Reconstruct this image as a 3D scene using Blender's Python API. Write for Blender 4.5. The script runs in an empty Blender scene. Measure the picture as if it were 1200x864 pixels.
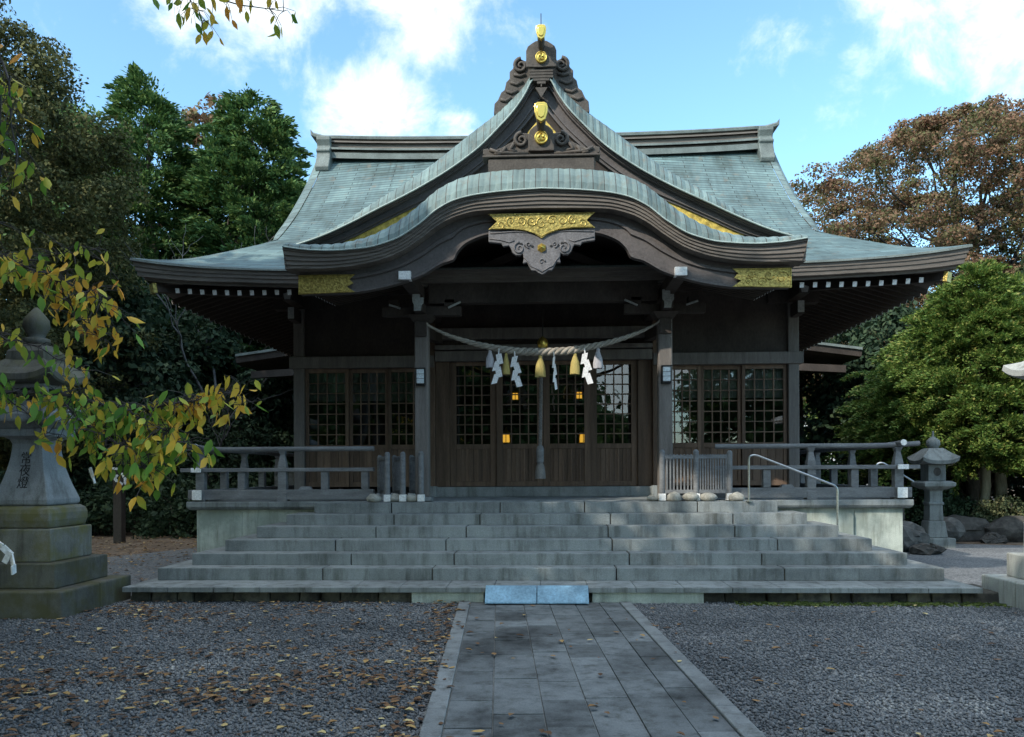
import bpy, bmesh, math, random
import numpy as np
from mathutils import Vector, Matrix
R = math.radians
C = bpy.context.scene
COL = C.collection
random.seed(7)

# ------------------------------------------------------------------ camera, sky, sun, exposure
cam_d = bpy.data.cameras.new('camera')
cam = bpy.data.objects.new('camera', cam_d)
COL.objects.link(cam)
cam.location = (0.043, 0, 1.63)
cam.rotation_euler = (Matrix.Rotation(R(2.3956), 3, 'Z') @ Matrix.Rotation(R(90), 3, 'X') @ Matrix.Rotation(R(-0.2814), 3, 'Z')).to_euler()
cam_d.sensor_width = 36
cam_d.lens = 36 * 950 / 1200
cam_d.shift_y = 0.1
cam_d.clip_end = 3000
C.camera = cam

SUN_EL, SUN_AZ = 36, 44            # elevation; degrees to the left of straight behind the camera
sdir = Vector((-math.sin(R(SUN_AZ)) * math.cos(R(SUN_EL)), -math.cos(R(SUN_AZ)) * math.cos(R(SUN_EL)), math.sin(R(SUN_EL))))
sun_d = bpy.data.lights.new('sun', 'SUN')
sun_d.energy = 3.7
sun_d.angle = R(0.5)
sun_d.color = (1.0, 0.92, 0.80)
sun = bpy.data.objects.new('sun', sun_d)
COL.objects.link(sun)
sun.rotation_euler = sdir.to_track_quat('Z', 'Y').to_euler()

world = bpy.data.worlds.new('World')
C.world = world
world.use_nodes = True
wn, wl = world.node_tree.nodes, world.node_tree.links
wn.clear()
w_out = wn.new('ShaderNodeOutputWorld')
w_bg = wn.new('ShaderNodeBackground')
w_bg.inputs['Strength'].default_value = 0.15
w_sky = wn.new('ShaderNodeTexSky')
w_sky.sky_type = 'NISHITA'
w_sky.sun_disc = False
w_sky.sun_elevation = R(SUN_EL)
w_sky.sun_rotation = math.atan2(sdir.x, sdir.y)
w_sky.ozone_density = 1.6
w_sky.air_density = 1.0
w_sky.dust_density = 0.8
w_co = wn.new('ShaderNodeTexCoord')


def wmath(op, a, b=None):
    n = wn.new('ShaderNodeMath')
    n.operation = op
    for i, q in enumerate((a, b)):
        if q is None:
            continue
        if isinstance(q, (int, float)):
            n.inputs[i].default_value = q
        else:
            wl.new(q, n.inputs[i])
    return n.outputs[0]


# clouds: a few banks, each a direction in the sky, broken up by fractal noise
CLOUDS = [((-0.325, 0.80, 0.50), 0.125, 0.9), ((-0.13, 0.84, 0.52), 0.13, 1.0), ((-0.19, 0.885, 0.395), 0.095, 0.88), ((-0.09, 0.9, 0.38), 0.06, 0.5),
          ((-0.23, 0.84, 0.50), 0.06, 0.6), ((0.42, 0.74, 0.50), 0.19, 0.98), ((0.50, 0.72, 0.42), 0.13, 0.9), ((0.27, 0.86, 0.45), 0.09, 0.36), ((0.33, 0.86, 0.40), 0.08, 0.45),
          ((0.75, 0.55, 0.35), 0.25, 0.8), ((-0.9, 0.2, 0.4), 0.3, 0.7), ((0.3, -0.8, 0.5), 0.5, 0.8), ((0.0, -0.05, 1.0), 0.75, 1.15), ((0.12, -0.97, 0.15), 0.2, 0.9)]  # wide overhead bank is unseen, added for whiter light from above
w_noi = wn.new('ShaderNodeTexNoise')
w_noi.inputs['Scale'].default_value = 13.0
w_noi.inputs['Detail'].default_value = 9.0
w_noi.inputs['Roughness'].default_value = 0.63
w_noi.inputs['Distortion'].default_value = 0.25
wl.new(w_co.outputs['Generated'], w_noi.inputs['Vector'])
acc = None
for d, rad, amp in CLOUDS:
    dn = Vector(d).normalized()
    dv = wn.new('ShaderNodeVectorMath')
    dv.operation = 'DISTANCE'
    wl.new(w_co.outputs['Generated'], dv.inputs[0])
    dv.inputs[1].default_value = dn
    mr = wn.new('ShaderNodeMapRange')
    mr.interpolation_type = 'SMOOTHSTEP'
    mr.inputs['From Min'].default_value = rad * 1.25
    mr.inputs['From Max'].default_value = 0.0
    mr.inputs['To Max'].default_value = amp
    wl.new(dv.outputs['Value'], mr.inputs['Value'])
    acc = mr.outputs[0] if acc is None else wmath('MAXIMUM', acc, mr.outputs[0])
dens = wmath('ADD', wmath('MULTIPLY', acc, 1.15), wmath('MULTIPLY', wmath('SUBTRACT', w_noi.outputs['Fac'], 0.5), 2.3))
w_mr = wn.new('ShaderNodeMapRange')
w_mr.interpolation_type = 'SMOOTHSTEP'
w_mr.inputs['From Min'].default_value = 0.22
w_mr.inputs['From Max'].default_value = 1.2
wl.new(dens, w_mr.inputs['Value'])
w_mix = wn.new('ShaderNodeMix')
w_mix.data_type = 'RGBA'
wl.new(w_mr.outputs[0], w_mix.inputs['Factor'])
w_hsv = wn.new('ShaderNodeMix')
w_hsv.data_type = 'RGBA'
w_hsv.blend_type = 'MULTIPLY'
w_hsv.inputs['Factor'].default_value = 1.0
wl.new(w_sky.outputs[0], w_hsv.inputs['A'])
w_hsv.inputs['B'].default_value = (1.5, 1.92, 1.92, 1)
wl.new(w_hsv.outputs['Result'], w_mix.inputs['A'])
# unseen overhead clouds, brightened to lift the light in the shade
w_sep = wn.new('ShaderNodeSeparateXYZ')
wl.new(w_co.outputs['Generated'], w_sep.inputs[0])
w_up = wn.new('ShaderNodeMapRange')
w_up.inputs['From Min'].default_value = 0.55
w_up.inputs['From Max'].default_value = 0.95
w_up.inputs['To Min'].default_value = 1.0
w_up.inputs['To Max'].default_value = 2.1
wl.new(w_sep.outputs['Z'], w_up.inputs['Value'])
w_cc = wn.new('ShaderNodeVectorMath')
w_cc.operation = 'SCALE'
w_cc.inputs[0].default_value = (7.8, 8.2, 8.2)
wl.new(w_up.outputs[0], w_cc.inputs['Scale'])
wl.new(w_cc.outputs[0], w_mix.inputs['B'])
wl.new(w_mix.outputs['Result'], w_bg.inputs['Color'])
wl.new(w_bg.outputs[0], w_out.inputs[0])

C.view_settings.view_transform = 'Standard'
C.view_settings.look = 'None'
C.view_settings.exposure = 0.34
C.view_settings.gamma = 1.0
C.render.engine = 'CYCLES'
C.cycles.max_bounces = 8
C.cycles.transparent_max_bounces = 12


# ------------------------------------------------------------------ materials
def new_mat(name):
    m = bpy.data.materials.new(name)
    m.use_nodes = True
    n, l = m.node_tree.nodes, m.node_tree.links
    return m, n, l, n['Principled BSDF']


def ramp(n, stops):
    r = n.new('ShaderNodeValToRGB')
    e = r.color_ramp.elements
    while len(e) < len(stops):
        e.new(0.5)
    for k, (p, c) in enumerate(stops):
        e[k].position = p
        e[k].color = (*c, 1)
    return r


def noise(n, l, scale, detail=6, rough=0.6, stretch=None, coord='Object'):
    t = n.new('ShaderNodeTexNoise')
    t.inputs['Scale'].default_value = scale
    t.inputs['Detail'].default_value = detail
    t.inputs['Roughness'].default_value = rough
    tc = n.new('ShaderNodeTexCoord')
    src = tc.outputs[coord]
    if stretch:
        mp = n.new('ShaderNodeMapping')
        mp.inputs['Scale'].default_value = stretch
        l.new(src, mp.inputs['Vector'])
        src = mp.outputs[0]
    l.new(src, t.inputs['Vector'])
    return t.outputs['Fac']


def mixc(n, l, fac, a, b, mode='MIX'):
    x = n.new('ShaderNodeMix')
    x.data_type = 'RGBA'
    x.blend_type = mode
    for key, q in (('Factor', fac), ('A', a), ('B', b)):
        s = x.inputs[key]
        if isinstance(q, (int, float)):
            s.default_value = q
        elif isinstance(q, tuple):
            s.default_value = (*q, 1)
        else:
            l.new(q, s)
    return x.outputs['Result']


def bump(n, l, h, p, strength=0.3, dist=0.02):
    b = n.new('ShaderNodeBump')
    b.inputs['Strength'].default_value = strength
    b.inputs['Distance'].default_value = dist
    l.new(h, b.inputs['Height'])
    l.new(b.outputs[0], p.inputs['Normal'])


def simple(name, col, rough=0.7, metal=0.0, var=0.35, scale=3.0, stretch=None, bmp=0.25, fine=40.0, col2=None, spec=0.3, island=0.0):
    """base colour with large soft patches and fine grain"""
    m, n, l, p = new_mat(name)
    a = tuple(c * (1 - var) for c in col)
    b = col2 if col2 else tuple(min(1, c * (1 + var)) for c in col)
    big = noise(n, l, scale, 5, 0.65, stretch)
    r = ramp(n, [(0.3, a), (0.7, b)])
    l.new(big, r.inputs[0])
    fn = noise(n, l, fine, 4, 0.7, stretch)
    r2 = ramp(n, [(0.3, (0.72, 0.72, 0.72)), (0.7, (1.2, 1.2, 1.2))])
    l.new(fn, r2.inputs[0])
    c = mixc(n, l, 1.0, r.outputs[0], r2.outputs[0], 'MULTIPLY')
    if island:
        g = n.new('ShaderNodeNewGeometry')
        ri = ramp(n, [(0, (1 - island,) * 3), (1, (1 + island,) * 3)])
        l.new(g.outputs['Random Per Island'], ri.inputs[0])
        c = mixc(n, l, 1.0, c, ri.outputs[0], 'MULTIPLY')
    l.new(c, p.inputs['Base Color'])
    p.inputs['Roughness'].default_value = rough
    p.inputs['Metallic'].default_value = metal
    p.inputs['Specular IOR Level'].default_value = spec
    if bmp:
        bump(n, l, fn, p, bmp, 0.01)
    return m


def copper(name, bw, rh, mortar, base=(0.20, 0.30, 0.285), seam=(0.055, 0.075, 0.07)):
    """patinated copper sheet in courses; UV is in metres"""
    m, n, l, p = new_mat(name)
    tc = n.new('ShaderNodeTexCoord')
    br = n.new('ShaderNodeTexBrick')
    l.new(tc.outputs['UV'], br.inputs['Vector'])
    br.inputs['Scale'].default_value = 1.0
    br.inputs['Brick Width'].default_value = bw
    br.inputs['Row Height'].default_value = rh
    br.inputs['Mortar Size'].default_value = mortar
    br.inputs['Mortar Smooth'].default_value = 0.3
    br.inputs['Bias'].default_value = -0.1
    br.inputs['Color1'].default_value = (*[c * 0.82 for c in base], 1)
    br.inputs['Color2'].default_value = (*[c * 1.18 for c in base], 1)
    br.inputs['Mortar'].default_value = (*seam, 1)
    w = noise(n, l, 1.3, 7, 0.65)
    r = ramp(n, [(0.32, (0.60, 0.58, 0.55)), (0.5, (0.95, 0.95, 0.96)), (0.7, (1.35, 1.33, 1.28))])
    l.new(w, r.inputs[0])
    c = mixc(n, l, 1.0, br.outputs['Color'], r.outputs[0], 'MULTIPLY')
    rust = noise(n, l, 5.0, 6, 0.7, (1, 1, 0.35))
    rr = ramp(n, [(0.56, (0, 0, 0)), (0.72, (0.75, 0.75, 0.75))])
    l.new(rust, rr.inputs[0])
    c = mixc(n, l, rr.outputs[0], c, (0.17, 0.15, 0.12))
    stk = noise(n, l, 3.2, 5, 0.65, (2.2, 0.22, 1), coord='UV')
    rk = ramp(n, [(0.35, (1.12, 1.12, 1.10)), (0.55, (0.95, 0.95, 0.95)), (0.72, (0.60, 0.58, 0.55))])
    l.new(stk, rk.inputs[0])
    c = mixc(n, l, 0.8, c, rk.outputs[0], 'MULTIPLY')
    l.new(c, p.inputs['Base Color'])
    p.inputs['Roughness'].default_value = 0.62
    p.inputs['Specular IOR Level'].default_value = 0.22
    bump(n, l, br.outputs['Fac'], p, -0.5, 0.02)
    return m


M = {}
M['copper'] = copper('copper_roof_courses', 1.1, 0.115, 0.011, (0.118, 0.180, 0.185), (0.03, 0.042, 0.044))
M['copper_band'] = copper('copper_roof_edge_tiles', 0.24, 3.0, 0.010, (0.155, 0.215, 0.213), (0.06, 0.06, 0.055))
M['copper_plain'] = simple('copper_ridge_sheet', (0.15, 0.175, 0.165), 0.55, var=0.35, scale=2.5)
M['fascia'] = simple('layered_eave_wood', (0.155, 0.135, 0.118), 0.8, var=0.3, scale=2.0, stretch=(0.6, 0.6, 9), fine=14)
M['wood_dark'] = simple('dark_weathered_timber', (0.055, 0.044, 0.038), 0.75, var=0.35, scale=2.0, fine=30, stretch=(1, 1, 0.5))
M['wood_board'] = simple('bargeboard_timber', (0.105, 0.092, 0.088), 0.5, var=0.3, scale=1.5, fine=25)
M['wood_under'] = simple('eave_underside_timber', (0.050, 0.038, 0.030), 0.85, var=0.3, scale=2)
M['wood_wall'] = simple('brown_door_timber', (0.15, 0.10, 0.07), 0.7, island=0.32, var=0.35, scale=1.6, fine=35, stretch=(5, 5, 0.4))
M['wood_post'] = simple('grey_brown_column_timber', (0.165, 0.148, 0.135), 0.7, var=0.3, scale=1.6, fine=35, stretch=(5, 5, 0.4))
M['wood_grey'] = simple('silver_grey_weathered_timber', (0.175, 0.18, 0.185), 0.75, var=0.3, scale=3, fine=30, stretch=(1, 4, 4))
M['carving'] = simple('carved_dark_timber', (0.085, 0.074, 0.064), 0.7, var=0.3, scale=5, fine=40)
M['pendant'] = simple('carved_grey_timber', (0.15, 0.145, 0.15), 0.6, var=0.3, scale=5, fine=40)
M['white'] = simple('white_painted_end', (0.78, 0.78, 0.76), 0.6, var=0.08, scale=8, bmp=0.05)
M['offwhite'] = simple('weathered_white_paint', (0.34, 0.35, 0.34), 0.7, var=0.25, scale=8)
M['paper'] = simple('white_paper', (0.80, 0.80, 0.80), 0.8, var=0.04, scale=8, bmp=0.0)
M['rope'] = simple('straw_rope', (0.36, 0.33, 0.28), 0.9, var=0.25, scale=9, fine=90, bmp=0.6)
M['straw'] = simple('yellow_straw', (0.50, 0.40, 0.14), 0.9, var=0.2, scale=6, fine=120, stretch=(1, 1, 0.08), bmp=0.8)
M['tassel'] = simple('pale_cord_tassel', (0.48, 0.47, 0.50), 0.9, var=0.15, scale=6, fine=120, stretch=(1, 1, 0.08), bmp=0.8)
M['cloth'] = simple('grey_bell_cord', (0.20, 0.19, 0.18), 0.9, var=0.25, scale=9, fine=60)
M['steel'] = simple('stainless_steel', (0.60, 0.60, 0.58), 0.28, 1.0, var=0.06, bmp=0.0)
M['black_metal'] = simple('black_lamp_frame', (0.02, 0.02, 0.02), 0.5, var=0.2)
M['milk_glass'] = simple('milky_lamp_panel', (0.62, 0.68, 0.72), 0.25, var=0.05, bmp=0.0)
M['bluepaint'] = simple('worn_blue_paint', (0.20, 0.345, 0.46), 0.7, var=0.28, scale=4, fine=35)
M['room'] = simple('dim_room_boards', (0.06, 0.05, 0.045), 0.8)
M['curtain'] = simple('pale_inner_curtain', (0.42, 0.40, 0.37), 0.9, var=0.1)
M['bark'] = simple('grey_brown_bark', (0.10, 0.085, 0.07), 0.9, var=0.4, scale=3, fine=12, stretch=(2, 2, 0.5), bmp=0.8)
M['bark_pale'] = simple('pale_lichen_bark', (0.30, 0.28, 0.20), 0.9, var=0.4, scale=4, fine=14, stretch=(2, 2, 0.5), bmp=0.8)
M['twig_dark'] = simple('dark_twig_bark', (0.055, 0.05, 0.05), 0.8, var=0.3)
M['twig_pale'] = simple('bare_grey_twig', (0.13, 0.125, 0.12), 0.9, var=0.4)
M['rock'] = simple('dark_garden_rock', (0.06, 0.055, 0.05), 0.9, var=0.5, scale=4, fine=15, bmp=0.9)
M['rock_pale'] = simple('pale_river_stone', (0.33, 0.32, 0.28), 0.8, var=0.35, scale=8, fine=30, bmp=0.4)
M['plaster'] = simple('pale_house_wall', (0.62, 0.66, 0.68), 0.8, var=0.08)
M['house_roof'] = simple('grey_house_tiles', (0.12, 0.12, 0.13), 0.7, var=0.3)


def gold_mat():
    m, n, l, p = new_mat('engraved_gilt_metal')
    v = n.new('ShaderNodeTexVoronoi')
    v.inputs['Scale'].default_value = 34
    tc = n.new('ShaderNodeTexCoord')
    l.new(tc.outputs['Object'], v.inputs['Vector'])
    nn = noise(n, l, 32, 4, 0.7)
    r = ramp(n, [(0.35, (0.20, 0.15, 0.04)), (0.65, (0.58, 0.45, 0.13))])
    l.new(nn, r.inputs[0])
    l.new(r.outputs[0], p.inputs['Base Color'])
    p.inputs['Metallic'].default_value = 0.65
    p.inputs['Roughness'].default_value = 0.42
    mm = n.new('ShaderNodeMath')
    mm.operation = 'ADD'
    l.new(v.outputs['Distance'], mm.inputs[0])
    l.new(nn, mm.inputs[1])
    bump(n, l, mm.outputs[0], p, 0.45, 0.008)
    return m


M['gold'] = gold_mat()
m_, n_, l_, p_ = new_mat('polished_gilt_metal')
p_.inputs['Base Color'].default_value = (0.70, 0.50, 0.11, 1)
p_.inputs['Metallic'].default_value = 0.8
p_.inputs['Roughness'].default_value = 0.3
M['gold_smooth'] = m_
M['gold_leaf'] = simple('dull_gilt_leaf_panel', (0.55, 0.40, 0.09), 0.6, 0.2, var=0.6, scale=9, fine=16, bmp=0.5)


def stone_mat(name, col, stain=0.5, moss=None, moss_lo=0.0, moss_hi=0.0, island=0.10, rough=0.8, speck=1.0):
    m, n, l, p = new_mat(name)
    big = noise(n, l, 1.1, 8, 0.7)
    r = ramp(n, [(0.30, tuple(c * (1 - stain) for c in col)), (0.55, col), (0.8, tuple(c * 1.15 for c in col))])
    l.new(big, r.inputs[0])
    fn = noise(n, l, 90, 3, 0.8)
    r2 = ramp(n, [(0.3, (0.74, 0.74, 0.74)), (0.7, (1.22, 1.22, 1.22))])
    l.new(fn, r2.inputs[0])
    c = mixc(n, l, speck, r.outputs[0], r2.outputs[0], 'MULTIPLY')
    drip = noise(n, l, 2.2, 6, 0.7, (3.0, 3.0, 0.35))
    rd = ramp(n, [(0.28, (1.12, 1.12, 1.10)), (0.50, (1, 1, 1)), (0.70, (0.46, 0.45, 0.41))])
    l.new(drip, rd.inputs[0])
    c = mixc(n, l, 1.0, c, rd.outputs[0], 'MULTIPLY')
    if moss:
        mo = noise(n, l, 3.0, 6, 0.65)
        rm = ramp(n, [(0.42, (0, 0, 0)), (0.62, (0.85, 0.85, 0.85))])
        l.new(mo, rm.inputs[0])
        c = mixc(n, l, rm.outputs[0], c, moss)
    g = n.new('ShaderNodeNewGeometry')
    ri = ramp(n, [(0, (1 - island,) * 3), (1, (1 + island,) * 3)])
    l.new(g.outputs['Random Per Island'], ri.inputs[0])
    c = mixc(n, l, 1.0, c, ri.outputs[0], 'MULTIPLY')
    l.new(c, p.inputs['Base Color'])
    p.inputs['Roughness'].default_value = rough
    p.inputs['Specular IOR Level'].default_value = 0.3
    bump(n, l, fn, p, 0.25, 0.01)
    return m


M['granite'] = stone_mat('grey_granite_steps', (0.24, 0.262, 0.264), 0.48)
M['wallstone'] = stone_mat('pale_green_grey_wall_stone', (0.50, 0.54, 0.48), 0.42, (0.27, 0.31, 0.27))
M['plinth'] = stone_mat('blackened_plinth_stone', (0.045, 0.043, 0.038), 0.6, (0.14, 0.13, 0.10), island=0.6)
M['lantern_old'] = stone_mat('mossy_old_lantern_stone', (0.21, 0.21, 0.185), 0.6, (0.15, 0.14, 0.045))
M['lantern_tier'] = stone_mat('stained_shaded_lantern_tier_stone', (0.125, 0.125, 0.11), 0.7, (0.085, 0.08, 0.035))  # lower tiers: dark stains plus front-face shade put into the colour
M['lantern_old_upper'] = stone_mat('old_lantern_stone', (0.28, 0.30, 0.31), 0.4)
M['lantern_cap'] = stone_mat('dark_weathered_lantern_cap', (0.12, 0.12, 0.105), 0.5, (0.10, 0.10, 0.05))
M['lantern_new'] = stone_mat('pale_lantern_stone', (0.36, 0.37, 0.35), 0.3)
M['lantern_small'] = stone_mat('small_lantern_stone', (0.20, 0.215, 0.21), 0.55)
M['paver'] = stone_mat('worn_grey_paver', (0.138, 0.152, 0.158), 0.85, island=0.30, speck=1.0)
M['kerb'] = stone_mat('path_kerb_stone', (0.20, 0.215, 0.22), 0.45, island=0.1)
M['ink'] = simple('dark_carved_writing', (0.025, 0.025, 0.025), 0.9, bmp=0.0)


def ground_mat(name, stops, scale, bscale, bstr):
    m, n, l, p = new_mat(name)
    a = noise(n, l, scale, 9, 0.7)
    r = ramp(n, stops)
    l.new(a, r.inputs[0])
    v = n.new('ShaderNodeTexVoronoi')
    v.inputs['Scale'].default_value = bscale
    tc = n.new('ShaderNodeTexCoord')
    l.new(tc.outputs['Object'], v.inputs['Vector'])
    sep = n.new('ShaderNodeSeparateColor')
    l.new(v.outputs['Color'], sep.inputs[0])
    r2 = ramp(n, [(0.0, (0.5, 0.5, 0.5)), (1.0, (1.5, 1.5, 1.5))])
    l.new(sep.outputs[0], r2.inputs[0])
    c = mixc(n, l, 1.0, r.outputs[0], r2.outputs[0], 'MULTIPLY')
    l.new(c, p.inputs['Base Color'])
    p.inputs['Roughness'].default_value = 0.9
    p.inputs['Specular IOR Level'].default_value = 0.2
    bump(n, l, v.outputs['Distance'], p, -bstr, 0.03)
    return m


M['gravel'] = ground_mat('grey_gravel_bed', [(0.3, (0.10, 0.105, 0.11)), (0.7, (0.17, 0.175, 0.18))], 0.8, 45, 0.8)
M['soil'] = ground_mat('leaf_strewn_soil', [(0.3, (0.075, 0.055, 0.04)), (0.5, (0.14, 0.10, 0.07)), (0.7, (0.18, 0.15, 0.12))], 1.5, 18, 0.6)


def island_ramp(name, stops, rough=0.8, translucent=0.0, patch=None, spec=0.25):
    m, n, l, p = new_mat(name)
    g = n.new('ShaderNodeNewGeometry')
    r = ramp(n, stops)
    if patch:
        nz = noise(n, l, patch, 3, 0.6)
        mm = n.new('ShaderNodeMath')
        mm.operation = 'MULTIPLY_ADD'
        l.new(g.outputs['Random Per Island'], mm.inputs[0])
        mm.inputs[1].default_value = 0.55
        m2 = n.new('ShaderNodeMath')
        m2.operation = 'MULTIPLY_ADD'
        l.new(nz, m2.inputs[0])
        m2.inputs[1].default_value = 1.5
        m2.inputs[2].default_value = -0.52
        l.new(m2.outputs[0], mm.inputs[2])
        l.new(mm.outputs[0], r.inputs[0])
    else:
        l.new(g.outputs['Random Per Island'], r.inputs[0])
    l.new(r.outputs[0], p.inputs['Base Color'])
    p.inputs['Roughness'].default_value = rough
    p.inputs['Specular IOR Level'].default_value = spec
    if translucent:
        tr = n.new('ShaderNodeBsdfTranslucent')
        l.new(r.outputs[0], tr.inputs['Color'])
        mx = n.new('ShaderNodeMixShader')
        mx.inputs[0].default_value = translucent
        l.new(p.outputs[0], mx.inputs[1])
        l.new(tr.outputs[0], mx.inputs[2])
        l.new(mx.outputs[0], n['Material Output'].inputs[0])
    return m


M['stones'] = island_ramp('crushed_gravel_stones', [(0, (0.045, 0.05, 0.055)), (0.5, (0.125, 0.132, 0.14)), (0.85, (0.22, 0.22, 0.22)), (1, (0.38, 0.37, 0.35))], patch=0.55)
M['fallen'] = island_ramp('fallen_autumn_leaves', [(0, (0.06, 0.035, 0.022)), (0.5, (0.15, 0.08, 0.04)), (0.8, (0.28, 0.16, 0.065)), (0.93, (0.45, 0.30, 0.11)), (1, (0.55, 0.45, 0.22))], 0.7)
M['leaf_cherry'] = island_ramp('cherry_leaves_turning', [(0, (0.09, 0.22, 0.035)), (0.34, (0.18, 0.34, 0.05)), (0.48, (0.50, 0.48, 0.06)), (0.66, (0.80, 0.52, 0.07)), (1, (0.80, 0.34, 0.06))], 0.5, 0.35, patch=1.6)
M['leaf_cypress'] = island_ramp('cypress_foliage', [(0, (0.034, 0.085, 0.03)), (0.6, (0.09, 0.175, 0.055)), (1, (0.19, 0.26, 0.075))], 0.7, 0.2)
M['leaf_deep'] = island_ramp('deep_evergreen_foliage', [(0, (0.016, 0.034, 0.018)), (0.7, (0.034, 0.062, 0.03)), (1, (0.065, 0.09, 0.042))], 0.7, 0.15)
M['leaf_brown'] = island_ramp('dull_brown_green_foliage', [(0, (0.038, 0.048, 0.018)), (0.6, (0.08, 0.085, 0.03)), (1, (0.14, 0.135, 0.045))], 0.75, 0.2)
M['leaf_rust'] = island_ramp('rust_autumn_foliage', [(0, (0.055, 0.08, 0.028)), (0.35, (0.115, 0.11, 0.045)), (0.55, (0.17, 0.105, 0.06)), (1, (0.26, 0.135, 0.09))], 0.75, 0.25, patch=0.9)
M['leaf_bright'] = island_ramp('fresh_green_foliage', [(0, (0.045, 0.095, 0.02)), (0.55, (0.11, 0.18, 0.036)), (0.9, (0.22, 0.27, 0.06)), (1, (0.30, 0.26, 0.08))], 0.6, 0.25)
M['leaf_shrub'] = island_ramp('clipped_shrub_foliage', [(0, (0.04, 0.06, 0.03)), (0.6, (0.09, 0.11, 0.05)), (1, (0.15, 0.14, 0.07))], 0.7, 0.1)
M['moss'] = island_ramp('low_moss_tufts', [(0, (0.05, 0.08, 0.02)), (1, (0.13, 0.15, 0.04))], 0.9)


def glass_mat():
    m, n, l, p = new_mat('door_window_glass')
    n.remove(p)
    t = n.new('ShaderNodeBsdfTransparent')
    t.inputs['Color'].default_value = (0.62, 0.66, 0.66, 1)
    g = n.new('ShaderNodeBsdfGlossy')
    g.inputs['Roughness'].default_value = 0.012
    g.inputs['Color'].default_value = (0.9, 0.95, 1, 1)
    fr = n.new('ShaderNodeFresnel')
    fr.inputs['IOR'].default_value = 2.1
    nz = noise(n, l, 1.6, 2, 0.5)
    b = n.new('ShaderNodeBump')
    b.inputs['Strength'].default_value = 0.06
    b.inputs['Distance'].default_value = 0.05
    l.new(nz, b.inputs['Height'])
    l.new(b.outputs[0], g.inputs['Normal'])
    mx = n.new('ShaderNodeMixShader')
    l.new(fr.outputs[0], mx.inputs[0])
    l.new(t.outputs[0], mx.inputs[1])
    l.new(g.outputs[0], mx.inputs[2])
    l.new(mx.outputs[0], n['Material Output'].inputs[0])
    return m


M['glass'] = glass_mat()
m_, n_, l_, p_ = new_mat('glowing_lantern_panel')
p_.inputs['Base Color'].default_value = (0.5, 0.3, 0.05, 1)
p_.inputs['Emission Color'].default_value = (1.0, 0.52, 0.06, 1)
p_.inputs['Emission Strength'].default_value = 1.0
M['glow'] = m_


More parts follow.
